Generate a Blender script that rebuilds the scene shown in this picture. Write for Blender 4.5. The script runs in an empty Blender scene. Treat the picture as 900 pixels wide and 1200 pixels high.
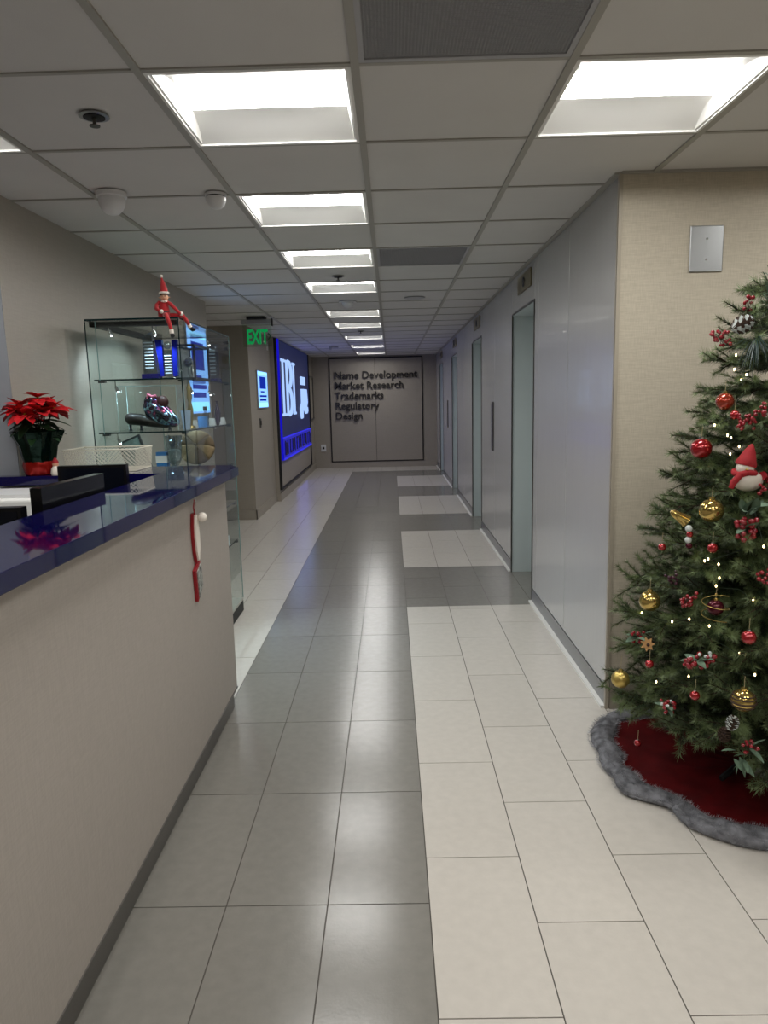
import bpy, math, random
from mathutils import Vector, Matrix, noise
random.seed(7)
PI = math.pi
scene = bpy.context.scene
COL = scene.collection

# ------------------------------------------------------------------ camera, exposure, world
F_PX, PITCH, YAW, ROLL, EYE = 826.84, 0.1592, 0.0132, -0.0241, 1.4895
cp, sp, cy, sy = math.cos(PITCH), math.sin(PITCH), math.cos(YAW), math.sin(YAW)
fwd = Vector((-sy*cp, cy*cp, -sp)); rgt = Vector((cy, sy, 0)); up = rgt.cross(fwd)
cr, sr = math.cos(ROLL), math.sin(ROLL)
R_, U_ = cr*rgt + sr*up, -sr*rgt + cr*up
cam_d = bpy.data.cameras.new('camera'); cam = bpy.data.objects.new('camera', cam_d); COL.objects.link(cam)
cam_d.sensor_fit = 'HORIZONTAL'; cam_d.sensor_width = 36.0; cam_d.lens = 36.0*F_PX/900.0
cam_d.clip_start = 0.02; cam_d.clip_end = 60
M = Matrix((R_, U_, -fwd)).transposed().to_4x4(); M.translation = Vector((0, 0, EYE)); cam.matrix_world = M
scene.camera = cam
scene.view_settings.view_transform = 'Standard'; scene.view_settings.look = 'None'
scene.view_settings.gamma = 1.0; scene.view_settings.use_curve_mapping = False
scene.view_settings.exposure = 0.12
scene.cycles.transparent_max_bounces = 40; scene.cycles.max_bounces = 10
LENS_STRENGTH = 27          # luminance of the troffer diffusers
world = bpy.data.worlds.new('world'); scene.world = world; world.use_nodes = True
world.node_tree.nodes['Background'].inputs[0].default_value = (0.6, 0.65, 0.7, 1)
world.node_tree.nodes['Background'].inputs[1].default_value = 0.02

# ------------------------------------------------------------------ helpers
def rgb(h):
    v = [int(h[i:i+2], 16)/255 for i in (0, 2, 4)]
    return tuple(c/12.92 if c <= 0.04045 else ((c+0.055)/1.055)**2.4 for c in v) + (1,)

def mat(name, hexcol, rough=0.6, metal=0.0, var=0.0, vscale=8.0, bump=0.0, bscale=60.0, emit=0.0, ecol=None,
        coat=0.0, sheen=0.0, per_obj=0.0, stretch=None, spec=0.5, alpha_mix=0.0, detail=4.0):
    m = bpy.data.materials.new(name); m.use_nodes = True
    nt = m.node_tree; b = nt.nodes['Principled BSDF']; N = nt.nodes.new; L = nt.links.new
    c = rgb(hexcol)
    b.inputs['Base Color'].default_value = c
    b.inputs['Roughness'].default_value = rough; b.inputs['Metallic'].default_value = metal
    b.inputs['Coat Weight'].default_value = coat; b.inputs['Sheen Weight'].default_value = sheen
    b.inputs['Specular IOR Level'].default_value = spec
    tc = N('ShaderNodeTexCoord'); mp = N('ShaderNodeMapping'); L(tc.outputs['Object'], mp.inputs[0])
    if per_obj:
        oi = N('ShaderNodeObjectInfo'); cx = N('ShaderNodeCombineXYZ'); mm = N('ShaderNodeMath'); mm.operation = 'MULTIPLY'
        mm.inputs[1].default_value = 37.0; L(oi.outputs['Random'], mm.inputs[0]); L(mm.outputs[0], cx.inputs[0]); L(mm.outputs[0], cx.inputs[1])
        L(cx.outputs[0], mp.inputs['Location'])
    if stretch: mp.inputs['Scale'].default_value = stretch
    col_out = None
    if var:
        n = N('ShaderNodeTexNoise'); n.inputs['Scale'].default_value = vscale; n.inputs['Detail'].default_value = detail
        L(mp.outputs[0], n.inputs['Vector'])
        r = N('ShaderNodeMapRange'); r.inputs['From Min'].default_value = 0.3; r.inputs['From Max'].default_value = 0.7
        r.inputs['To Min'].default_value = 1-var; r.inputs['To Max'].default_value = 1+var; L(n.outputs[0], r.inputs[0])
        last = r.outputs[0]
        if per_obj:
            q = N('ShaderNodeMapRange'); q.inputs['To Min'].default_value = 1-per_obj; q.inputs['To Max'].default_value = 1+per_obj
            L(oi.outputs['Random'], q.inputs[0]); mu = N('ShaderNodeMath'); mu.operation = 'MULTIPLY'
            L(last, mu.inputs[0]); L(q.outputs[0], mu.inputs[1]); last = mu.outputs[0]
        vm = N('ShaderNodeVectorMath'); vm.operation = 'SCALE'; vm.inputs[0].default_value = c[:3]; L(last, vm.inputs['Scale'])
        L(vm.outputs[0], b.inputs['Base Color'])
    if bump:
        n2 = N('ShaderNodeTexNoise'); n2.inputs['Scale'].default_value = bscale; n2.inputs['Detail'].default_value = 3
        L(mp.outputs[0], n2.inputs['Vector']); bp = N('ShaderNodeBump'); bp.inputs['Strength'].default_value = bump
        bp.inputs['Distance'].default_value = 0.002; L(n2.outputs[0], bp.inputs['Height']); L(bp.outputs[0], b.inputs['Normal'])
    if emit:
        b.inputs['Emission Color'].default_value = rgb(ecol or hexcol); b.inputs['Emission Strength'].default_value = emit
    return m

def weave(name, hexcol, hex2, rough=0.75, scale=260.0, bump=0.25, plane='xz'):
    """linen-like wall covering: crossed fine threads plus a faint mottling"""
    m = bpy.data.materials.new(name); m.use_nodes = True
    nt = m.node_tree; b = nt.nodes['Principled BSDF']; N = nt.nodes.new; L = nt.links.new
    tc = N('ShaderNodeTexCoord')
    outs = []
    for s in ((scale*0.08, scale*0.08, scale), (scale, scale, scale*0.08)):
        mp = N('ShaderNodeMapping'); mp.inputs['Scale'].default_value = s; L(tc.outputs['Object'], mp.inputs[0])
        n = N('ShaderNodeTexNoise'); n.inputs['Scale'].default_value = 1.0; n.inputs['Detail'].default_value = 2; L(mp.outputs[0], n.inputs['Vector'])
        outs.append(n.outputs[0])
    ad = N('ShaderNodeMath'); ad.operation = 'ADD'; L(outs[0], ad.inputs[0]); L(outs[1], ad.inputs[1])
    r = N('ShaderNodeMapRange'); r.inputs['From Min'].default_value = 0.75; r.inputs['From Max'].default_value = 1.25; L(ad.outputs[0], r.inputs[0])
    mx = N('ShaderNodeMix'); mx.data_type = 'RGBA'; mx.inputs[6].default_value = rgb(hexcol); mx.inputs[7].default_value = rgb(hex2)
    L(r.outputs[0], mx.inputs[0]); L(mx.outputs[2], b.inputs['Base Color'])
    bp = N('ShaderNodeBump'); bp.inputs['Strength'].default_value = bump; bp.inputs['Distance'].default_value = 0.001
    L(ad.outputs[0], bp.inputs['Height']); L(bp.outputs[0], b.inputs['Normal']); b.inputs['Roughness'].default_value = rough
    return m

def emission(name, hexcol, s):
    m = bpy.data.materials.new(name); m.use_nodes = True; nt = m.node_tree; nt.nodes.clear()
    e = nt.nodes.new('ShaderNodeEmission'); e.inputs[0].default_value = rgb(hexcol); e.inputs[1].default_value = s
    o = nt.nodes.new('ShaderNodeOutputMaterial'); nt.links.new(e.outputs[0], o.inputs[0]); return m

def pane_glass(name, tint='e8f4f2', gloss=0.05, base=0.03):
    """thin sheet glass: transparent with fresnel reflection"""
    m = bpy.data.materials.new(name); m.use_nodes = True; nt = m.node_tree; nt.nodes.clear(); N = nt.nodes.new; L = nt.links.new
    t = N('ShaderNodeBsdfTransparent'); t.inputs[0].default_value = rgb(tint)
    g = N('ShaderNodeBsdfGlossy'); g.inputs['Roughness'].default_value = gloss
    lw = N('ShaderNodeLayerWeight'); lw.inputs[0].default_value = 0.5
    pw = N('ShaderNodeMath'); pw.operation = 'POWER'; pw.inputs[1].default_value = 5; L(lw.outputs['Facing'], pw.inputs[0])
    ad = N('ShaderNodeMath'); ad.operation = 'MULTIPLY_ADD'; ad.inputs[1].default_value = 0.7; ad.inputs[2].default_value = base; ad.use_clamp = True
    L(pw.outputs[0], ad.inputs[0]); mx = N('ShaderNodeMixShader'); L(ad.outputs[0], mx.inputs[0]); L(t.outputs[0], mx.inputs[1]); L(g.outputs[0], mx.inputs[2])
    o = N('ShaderNodeOutputMaterial'); L(mx.outputs[0], o.inputs[0]); return m

def wloc(o):
    v = Vector((0, 0, 0))
    while o is not None:
        v += o.location; o = o.parent
    return v

class MB:
    """collects shapes given in world coordinates, built as one mesh object"""
    def __init__(s): s.v = []; s.f = []; s.mi = []; s.cur = 0
    def add(s, vs, fs):
        n = len(s.v); s.v += [tuple(p) for p in vs]; s.f += [tuple(i+n for i in f) for f in fs]; s.mi += [s.cur]*len(fs); return s
    def slot(s, i): s.cur = i; return s
    def box(s, x0, x1, y0, y1, z0, z1, m=None):
        vs = [Vector((x, y, z)) for z in (z0, z1) for y in (y0, y1) for x in (x0, x1)]
        if m is not None: vs = [m @ p for p in vs]
        return s.add(vs, [(0, 2, 3, 1), (4, 5, 7, 6), (0, 1, 5, 4), (2, 6, 7, 3), (0, 4, 6, 2), (1, 3, 7, 5)])
    def prism(s, poly, z0, z1):
        n = len(poly); vs = [(x, y, z0) for x, y in poly] + [(x, y, z1) for x, y in poly]
        return s.add(vs, [tuple(range(n))[::-1], tuple(range(n, 2*n))] + [(i, (i+1) % n, n+(i+1) % n, n+i) for i in range(n)])
    def hexa(s, b, t):   # bottom 4, top 4
        return s.add(list(b)+list(t), [(3, 2, 1, 0), (4, 5, 6, 7)] + [(i, (i+1) % 4, 4+(i+1) % 4, 4+i) for i in range(4)])
    def tube(s, pts, r, n=8, cap=True, closed=False):
        pts = [Vector(p) for p in pts]; k = len(pts); rr = r if isinstance(r, (list, tuple)) else [r]*k
        vs = []; t0 = (pts[1]-pts[0]).normalized(); a = t0.orthogonal().normalized()
        for i, p in enumerate(pts):
            if closed: t = (pts[(i+1) % k]-pts[i-1]).normalized()
            else: t = (pts[min(i+1, k-1)]-pts[max(i-1, 0)]).normalized()
            a = (a-t*a.dot(t))
            a = a.normalized() if a.length > 1e-6 else t.orthogonal().normalized()
            b = t.cross(a)
            vs += [p+(a*math.cos(2*PI*j/n)+b*math.sin(2*PI*j/n))*rr[i] for j in range(n)]
        fs = [(i*n+j, i*n+(j+1) % n, ((i+1) % k)*n+(j+1) % n, ((i+1) % k)*n+j) for i in range(k if closed else k-1) for j in range(n)]
        if cap and not closed: fs += [tuple(range(n))[::-1], tuple(range((k-1)*n, k*n))]
        return s.add(vs, fs)
    def lathe(s, prof, c=(0, 0, 0), n=24, m=None, wob=None):
        """prof: list of (r, z)"""
        c = Vector(c); vs = []
        for r, z in prof:
            for j in range(n):
                a = 2*PI*j/n; q = r*(wob(a, z) if wob else 1)
                p = Vector((q*math.cos(a), q*math.sin(a), z))
                vs.append((m @ p if m is not None else p)+c)
        k = len(prof)
        fs = [(i*n+j, i*n+(j+1) % n, (i+1)*n+(j+1) % n, (i+1)*n+j) for i in range(k-1) for j in range(n)]
        fs += [tuple(range(n))[::-1], tuple(range((k-1)*n, k*n))]
        return s.add(vs, fs)
    def ball(s, c, r, n=12, k=8, sc=(1, 1, 1), m=None, wob=None):
        prof = [(max(r*math.sin(PI*i/k), r*1e-3), -r*math.cos(PI*i/k)) for i in range(k+1)]
        S = Matrix.Diagonal(sc)
        if m is not None: S = m.to_3x3() @ S
        return s.lathe(prof, c, n, S, wob)
    def build(s, name, mats, parent=None, smooth=None, kind=None, label=None):
        off = wloc(parent)
        me = bpy.data.meshes.new(name); me.from_pydata([tuple(Vector(p)-off) for p in s.v], [], s.f)
        ms = mats if isinstance(mats, (list, tuple)) else [mats]
        for m_ in ms: me.materials.append(m_)
        if len(ms) > 1: me.polygons.foreach_set('material_index', s.mi)
        me.validate(); me.update()
        if smooth is not None:
            me.shade_smooth()
            if smooth > 0: me.set_sharp_from_angle(angle=math.radians(smooth))
        o = bpy.data.objects.new(name, me); COL.objects.link(o); o.parent = parent
        if kind: o['kind'] = kind
        if label: o['label'] = label
        return o

def bevel(o, w=0.003, seg=2):
    b = o.modifiers.new('bevel', 'BEVEL'); b.width = w; b.segments = seg; b.limit_method = 'ANGLE'; b.harden_normals = False; return o

def thing(name, label, cat, loc=(0, 0, 0), group=None):
    o = bpy.data.objects.new(name, None); COL.objects.link(o); o.location = loc; o.empty_display_size = 0.1
    o['label'] = label; o['category'] = cat
    if group: o['group'] = group
    return o
def tag(o, label, cat, group=None):
    o['label'] = label; o['category'] = cat
    if group: o['group'] = group
    return o
def structure(name):
    o = bpy.data.objects.new(name, None); COL.objects.link(o); o['kind'] = 'structure'; return o
def one(name, mb, m, label, cat, group=None, smooth=None, loc=None):
    """a thing that is one mesh, its origin at LOC"""
    e = None
    off = Vector(loc) if loc else Vector((0, 0, 0))
    mb.v = [tuple(Vector(p)-off) for p in mb.v]
    o = mb.build(name, m, None, smooth); o.location = off
    return tag(o, label, cat, group)
def dup(root, delta, label=None, group=None):
    r = root.copy(); COL.objects.link(r); r.location = root.location+Vector(delta)
    if label: r['label'] = label
    if group: r['group'] = group
    for ch in list(root.children):
        c = ch.copy(); COL.objects.link(c); c.parent = r
        for g in list(ch.children):
            d = g.copy(); COL.objects.link(d); d.parent = c
    return r

def text_mesh(body, size, ext, offset=0.0):
    cu = bpy.data.curves.new('text', 'FONT'); cu.body = body; cu.size = size; cu.extrude = ext; cu.offset = offset; cu.resolution_u = 3
    ob = bpy.data.objects.new('text', cu); me = bpy.data.meshes.new_from_object(ob)
    vs = [v.co.copy() for v in me.vertices]; fs = [tuple(p.vertices) for p in me.polygons]
    bpy.data.objects.remove(ob); bpy.data.curves.remove(cu); bpy.data.meshes.remove(me); return vs, fs
def letters(line, size, ext, offset=0.0):
    """[(char, x shift, verts, faces)] and the line's width"""
    bar = max(v.x for v in text_mesh('|', size, ext, offset)[0]); out = []; w = 0
    for i, ch in enumerate(line):
        x = max(v.x for v in text_mesh(line[:i]+'|', size, ext, offset)[0])-bar if i else 0.0
        if ch == ' ': continue
        vs, fs = text_mesh(ch, size, ext, offset); vs = [v+Vector((x, 0, 0)) for v in vs]
        w = max(w, max(v.x for v in vs)); out.append((ch, vs, fs))
    return out, w

# ------------------------------------------------------------------ materials
M_dark_tile = mat('dark_floor_tile', '827f78', 0.19, var=0.055, vscale=26, bump=0.10, bscale=120, per_obj=0.03, detail=8)
M_white_tile = mat('white_floor_tile', 'c9c3ba', 0.24, var=0.035, vscale=26, bump=0.10, bscale=120, per_obj=0.02, detail=8)
M_grout = mat('grout', '55504a', 0.9, var=0.1)
M_ctile = mat('ceiling_tile', 'd3d1ce', 0.95, var=0.02, vscale=4, bump=0.25, bscale=400, per_obj=0.012)
M_tbar = mat('ceiling_grid_metal', 'a5a29a', 0.5)
M_white = mat('white_enamel', 'e9e8e4', 0.45)
M_plastic = mat('white_plastic', 'dcdcdc', 0.3)
M_lens = emission('troffer_lens', 'fffefb', LENS_STRENGTH)
M_linen = weave('linen_wallcover', 'b3aa98', 'c2b9a7')
M_leftwall = weave('grey_beige_wallcover', 'a39c91', 'aaa398', rough=0.42, scale=180, bump=0.08)
M_counterface = weave('counter_laminate', 'a9a199', 'b1a9a1', rough=0.55, scale=240, bump=0.06)
M_farwall = weave('far_wallcover', '9a9286', '9f978b', rough=0.5, scale=120, bump=0.05)
M_laminate = mat('lavender_grey_laminate', 'b5b4b3', 0.24, var=0.012, vscale=30, stretch=(1, 1, 0.1), coat=0.15)
M_backing = mat('joint_backing', '4b4a4a', 0.8)
M_basegrey = mat('brushed_base_metal', '8a8b8c', 0.3, metal=0.6)
M_basebeige = mat('beige_base', '8c8478', 0.5)
M_navy = mat('navy_quartz', '0b093e', 0.04, var=0.15, vscale=300, coat=.2)
M_kick = mat('kick_metal', '6d6a66', 0.35, metal=0.5)
M_doorframe = mat('dark_door_frame', '55534f', 0.35, metal=0.6)
M_doorleaf = mat('elevator_steel', 'c2cacc', 0.35, metal=0.4)
M_jamb = mat('door_jamb', 'c4cece', 0.4)
M_black = mat('black_plastic', '0c0c0e', 0.25)
M_blackm = mat('matte_black', '101012', 0.6)
M_chrome = mat('chrome', 'd8dade', 0.12, metal=1.0)
M_steel = mat('brushed_steel', 'a9abac', 0.38, metal=0.85)
M_brass = mat('dull_brass', '7c7358', 0.45, metal=0.4)
M_bluetxt = mat('dark_metal_letters', '45423f', 0.3, metal=0.7)
M_vent = mat('vent_grey', 'a9a9ac', 0.5)
M_ventdark = mat('vent_dark', '4c4c50', 0.8)

# ------------------------------------------------------------------ floor
W, TL = 0.3041, 0.6082
X0 = 0.0826
H = 2.411
floor = structure('floor')
MB().box(-4.2, 3.3, -2.6, 15.8, -0.10, -0.0025).build('screed', M_grout, floor)
tiles = []
def bands():   # dark cross bands that lead to the elevator doors
    return [(4.93, 6.13), (7.87, 9.04), (10.76, 12.0), (13.62, 14.67)]
def cut_rows(phase, y0, y1, extra=()):
    ys = [y0, y1]+[e for e in extra if y0 < e < y1]
    k = math.ceil((y0-phase)/TL)
    while phase+k*TL < y1:
        y = phase+k*TL; k += 1
        if all(abs(y-e) > 0.05 for e in ys): ys.append(y)
    return sorted(ys)
kmin, kmax = -14, 10
for k in range(kmin, kmax):
    xa, xb = X0+k*W, X0+(k+1)*W
    ymax = 15.6
    if k >= 3: ymax = 3.2
    if xb < -4.2 or xa > 3.2: continue
    if -3 <= k < 0: ys = cut_rows(1.8945, -2.5, ymax, [14.67])
    elif 0 <= k < 3: ys = cut_rows(2.105 if k % 2 == 0 else 1.81, -2.5, ymax, [e for b in bands() for e in b])
    elif k >= 3: ys = cut_rows(1.81 if k % 2 else 2.105, -2.5, ymax)
    else: ys = cut_rows(3.97 if k % 2 == 0 else 3.666, -2.5, ymax)
    for a, b in zip(ys, ys[1:]):
        mid = (a+b)/2
        if k < -3 and (xb < -1.75) and not (mid < 3.3 or 6.7 < mid < 9.0): continue
        dark = (-3 <= k < 0 and mid < 14.67) or (0 <= k < 3 and any(p < mid < q for p, q in bands()))
        tiles.append((xa, xb, a, b, dark))
# elevator thresholds carry the dark band into each doorway
for d0 in (5.0, 7.87, 10.74, 13.5):
    tiles.append((X0+3*W, X0+3*W+0.30, d0, d0+0.92, True))
def in_view(t):
    x, y = (t[0]+t[1])/2, (t[2]+t[3])/2
    return y > 1.25 and -0.95-(0.1 if y < 3.3 else 0.95) < x and abs(x) < 0.62*y+0.35
tiles.sort(key=lambda t: (not in_view(t), t[3]))
rest = [MB(), MB()]
for i, (xa, xb, a, b, dark) in enumerate(tiles):
    g = 0.0018
    if i < 296:
        o = MB().box(-(xb-xa)/2+g, (xb-xa)/2-g, -(b-a)/2+g, (b-a)/2-g, -0.008, 0).build('floor_tile', M_dark_tile if dark else M_white_tile, floor)
        o.location = ((xa+xb)/2, (a+b)/2, 0)
    else: rest[dark].box(xa+g, xb-g, a+g, b-g, -0.008, 0)
for d in (0, 1):
    if rest[d].v: rest[d].build('distant_tiles', (M_white_tile, M_dark_tile)[d], floor, kind='stuff')

# ------------------------------------------------------------------ ceiling
ceiling = structure('ceiling')
XC, YC, CM = -0.08, 2.14, 0.61
MB().box(-4.2, 3.3, -2.6, 15.8, H+0.16, H+0.20).build('slab', M_backing, ceiling)
FIX = [(-1, k) for k in (0, 2, 4, 6, 9, 11, 14, 17, 20)] + [(1, 0), (-3, 0), (-1, -3), (1, -3), (-1, -6), (-3, -3), (3, 0), (3, -3), (1, -6)]  # troffers out of view, mostly behind the camera, are added for extra light
VENTS = [(0, -1), (0, 4)]
def over_room(xm, ym):
    if ym < 3.2: return -4.2 < xm < 3.2
    if 6.75 < ym < 8.9: return -4.2 < xm < 1.05
    return -1.95 < xm < 1.05
for i in range(-7, 6):
    for k in range(-8, 23):
        xa, ya = XC+i*CM, YC+k*CM
        xb, yb = xa+CM, ya+CM
        if (i, k) in FIX or (i, k) in VENTS: continue
        if not (over_room(xa+.05, (ya+yb)/2) or over_room(xb-.05, (ya+yb)/2) or over_room((xa+xb)/2, ya+.02)): continue
        o = MB().box(-CM/2+.006, CM/2-.006, -CM/2+.006, CM/2-.006, 0, .015).build('ceiling_tile', M_ctile, ceiling)
        o.location = ((xa+xb)/2, (ya+yb)/2, H+0.004)
for i in range(-6, 7):
    x = XC+i*CM; y1 = 15.6 if -1.8 < x < 1.0 else 3.2
    if x < 3.2 and x > -4.2: MB().box(x-.012, x+.012, -2.5, y1, H-.003, H+.004).build('main_runner', M_tbar, ceiling)
for k in range(-7, 23):
    y = YC+k*CM
    x0, x1 = (-4.2, 3.2) if y < 3.2 else ((-4.2, 1.0) if 6.75 < y < 8.9 else (-1.7, 1.0))
    if y < 15.6: MB().box(x0, x1, y-.008, y+.008, H-.001, H+.004).build('cross_tee', M_tbar, ceiling)
# perimeter angle where ceiling meets wall
MB().box(0.975, 1.0, 3.2, 15.6, H-.004, H+.004).box(1.0, 3.2, 3.175, 3.2, H-.004, H+.004).build('wall_angle', M_tbar, ceiling)

def troffer():
    t = thing('ceiling_light', 'x', 'ceiling light', (0, 0, H), 'recessed square troffers along the corridor ceiling')
    h = CM/2
    f = MB()
    for a in ((-h+.008, h-.008, -h+.008, -h+.022), (-h+.008, h-.008, h-.022, h-.008), (-h+.008, -h+.022, -h+.022, h-.022), (h-.022, h-.008, -h+.022, h-.022)):
        f.box(*a, H-.002, H+.006)
    f.build('frame', M_white, t)
    for s in (-1, 1):
        w = MB(); n = 8; ys = [s*(h-.022-(h-.022-.10)*i/n) for i in range(n+1)]
        zs = [H+.004+.046*math.sin(PI/2*(i/n)) for i in range(n+1)]
        vs = [(x, y, z) for y, z in zip(ys, zs) for x in (-h+.03, h-.03)] + [(x, y, z+.004) for y, z in zip(ys, zs) for x in (-h+.03, h-.03)]
        m_ = 2*(n+1)
        fs = [(2*i, 2*i+1, 2*i+3, 2*i+2) for i in range(n)] + [(m_+2*i, m_+2*i+2, m_+2*i+3, m_+2*i+1) for i in range(n)]
        w.add(vs, fs); w.build('reflector_wing', M_white, t, smooth=60)
        e = MB(); e.hexa([(s*(h-.022), -h+.022, H+.004), (s*(h-.022), h-.022, H+.004), (s*(h-.03), h-.022, H+.004), (s*(h-.03), -h+.022, H+.004)],
                         [(s*(h-.022), -h+.022, H+.052), (s*(h-.022), h-.022, H+.052), (s*(h-.045), h-.022, H+.052), (s*(h-.045), -h+.022, H+.052)])
        e.build('end_plate', M_white, t)
    l = MB(); n = 8
    vs = []
    for i in range(n+1):
        y = -.10+.20*i/n; z = H+.050-.016*math.sin(PI*i/n)
        vs += [(-h+.046, y, z), (h-.046, y, z)]
    l.add(vs, [(2*i, 2*i+2, 2*i+3, 2*i+1) for i in range(n)])
    l.build('diffuser', M_lens, t, smooth=60)
    MB().box(-h+.01, h-.01, -h+.01, h-.01, H+.056, H+.10).build('housing', M_white, t)
    return t
proto = troffer(); first = True
flab = {(-1, 0): 'lit square troffer nearest of the row over the dark walkway, left of the perforated grille', (-1, 2): 'lit square troffer second of the row, beside the small white smoke detector',
        (-1, 4): 'lit square troffer third of the row, level with the small grey vent', (-1, 6): 'lit square troffer fourth of the row, just beyond a black sprinkler head',
        (-1, 9): 'lit square troffer fifth of the row, just beyond the white dome detector', (-1, 11): 'lit square troffer sixth of the row, next beyond the fifth',
        (-1, 14): 'lit square troffer seventh of the row, beyond the farthest sprinkler head', (-1, 17): 'lit square troffer second from the lettered far wall', (-1, 20): 'lit square troffer nearest the lettered far wall',
        (1, 0): 'lit square troffer right of the grille, above the grey and linen wall corner', (-3, 0): 'lit square troffer at the upper left edge, over the reception desk',
        (-1, -3): 'added unseen troffer behind the camera over the dark walkway', (1, -3): 'added unseen troffer behind the camera over the pale tiles', (-1, -6): 'added unseen troffer farthest behind the camera',
        (-3, -3): 'added unseen troffer behind the camera over the reception desk', (3, 0): 'added unseen troffer above the hidden side of the Christmas tree', (3, -3): 'added unseen troffer behind the camera at far right', (1, -6): 'added unseen troffer at the back wall behind the camera'}
for i, k in FIX:
    x, y = XC+(i+.5)*CM, YC+(k+.5)*CM
    if first: proto.location = (x, y, H); o = proto; first = False
    else:
        o = dup(proto, (0, 0, 0)); o.location = (x, y, H)
    o['label'] = flab[(i, k)]
# perforated air grilles
def grille(i, k, label):
    x, y = XC+(i+.5)*CM, YC+(k+.5)*CM; h = CM/2
    t = thing('air_grille', label, 'vent', (x, y, H), 'square perforated ceiling grilles')
    MB().box(x-h+.012, x+h-.012, y-h+.012, y+h-.012, H+.012, H+.02).build('backing', M_ventdark, t)
    f = MB()
    for a in ((x-h+.01, x+h-.01, y-h+.01, y-h+.028), (x-h+.01, x+h-.01, y+h-.028, y+h-.01), (x-h+.01, x-h+.028, y-h+.028, y+h-.028), (x+h-.028, x+h-.01, y-h+.028, y+h-.028)): f.box(*a, H-.001, H+.012)
    f.build('frame', M_vent, t)
    g = MB(); n = 60
    for j in range(n):
        u = x-h+.03+(2*h-.06)*j/(n-1); g.box(u-.0026, u+.0026, y-h+.02, y+h-.02, H+.003, H+.007)
        v = y-h+.03+(2*h-.06)*j/(n-1); g.box(x-h+.02, x+h-.02, v-.0022, v+.0022, H+.003, H+.006)
    g.build('perforated_sheet', M_vent, t, kind='stuff')
    return t
grille(0, -1, 'grey perforated square air grille at the top edge, between the two big lit troffers')
grille(0, 4, 'small grey perforated air grille farther down the corridor ceiling')

# ------------------------------------------------------------------ right wall with elevators
wr = structure('wall_right')
DOORS = [5.0+2.87*i for i in range(4)]; DW = 0.90; DH = 2.125
def seg(mb, a, b, z0=0, z1=H+.1): mb.box(1.018, 1.30, a, b, z0, z1)
core = MB(); prev = 3.212
for d in DOORS:
    seg(core, prev, d); seg(core, d, d+DW, DH); prev = d+DW
seg(core, prev, 15.8); core.build('wall_core', M_backing, wr)
jb = MB()
for d in DOORS:
    jb.box(1.002, 1.31, d+DW-.004, d+DW+.0, 0, DH).box(1.002, 1.31, d, d+.004, 0, DH).box(1.002, 1.31, d, d+DW, DH-.004, DH)
jb.build('jamb_lining', M_jamb, wr)
def panel(a, b, z0=0.10, z1=H-.004):
    g = .0028
    o = MB().box(1.0, 1.018, a+g, b-g, z0+g, z1).build('wall_panel', M_laminate, wr); bevel(o, .0012, 1)
cuts = [3.212, 4.06, 4.87]
for i, d in enumerate(DOORS):
    if i: cuts = [DOORS[i-1]+DW, DOORS[i-1]+DW+.98, d-.13]
    for a, b in zip(cuts, cuts[1:]): panel(a, b)
    panel(cuts[-1], d, 0.10, H-.004)
    panel(d, d+DW, DH+.012)
panel(DOORS[-1]+DW, 15.05); panel(15.05, 15.6)
bs = structure('baseboard_right'); prev = 3.205; m_ = MB()
for d in DOORS+[15.6]:
    m_.box(.996, 1.018, prev, d, .012, .098); MB().box(.974, 1.018, prev, d, 0, .0115).build('floor_edge_strip', M_white, bs); prev = d+DW
m_.build('base_strip', M_basegrey, bs)
for i, d in enumerate(DOORS):
    dr = structure('door_%d' % (i+1))
    f = MB(); f.box(.994, 1.03, d-.0, d+.010, 0, DH).box(.994, 1.004, d+DW-.016, d+DW, 0, DH).box(.994, 1.012, d, d+DW, DH-.0, DH+.014)
    f.build('door_frame', M_doorframe, dr)
    MB().box(1.272, 1.29, d, d+DW/2-.002, .004, DH).build('door_leaf', M_doorleaf, dr)
    MB().box(1.272, 1.29, d+DW/2+.002, d+DW, .004, DH).build('door_leaf', M_doorleaf, dr)
    MB().box(1.20, 1.272, d, d+DW, -.001, .004).build('threshold', M_steel, dr)
    lab = ['brass floor indicator plate above the nearest elevator doorway', 'floor indicator plate above the second elevator doorway', 'floor indicator plate above the third elevator doorway', 'floor indicator plate above the farthest elevator doorway'][i]
    t = thing('elevator_indicator', lab, 'indicator', (1.0, d+.37, 2.31), 'indicators above the elevator doors')
    o = MB().box(.990, .9995, d+.12, d+.62, 2.245, 2.37).build('plate', M_brass, t); bevel(o, .002, 1)
    MB().lathe([(.035, 0), (.035, .006)], (.990, d+.37, 2.307), 16, Matrix.Rotation(-PI/2, 3, 'Y')).build('lamp', M_ventdark, t)
for i, y in enumerate((6.99, 12.5)):
    t = thing('elevator_call_panel', ('tall narrow dark call panel between the first and second elevator doorways', 'tall narrow dark call panel between the third and farthest elevator doorways')[i], 'call panel', (1.0, y, 1.2), 'elevator call panels on the right wall')
    o = MB().box(.988, .9995, y-.055, y+.055, .965, 1.435).build('plate', M_doorframe, t)
    for z in (1.17, 1.23): MB().lathe([(.014, 0), (.014, .004)], (.988, y, z), 12, Matrix.Rotation(-PI/2, 3, 'Y')).build('button', M_steel, t)

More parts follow.
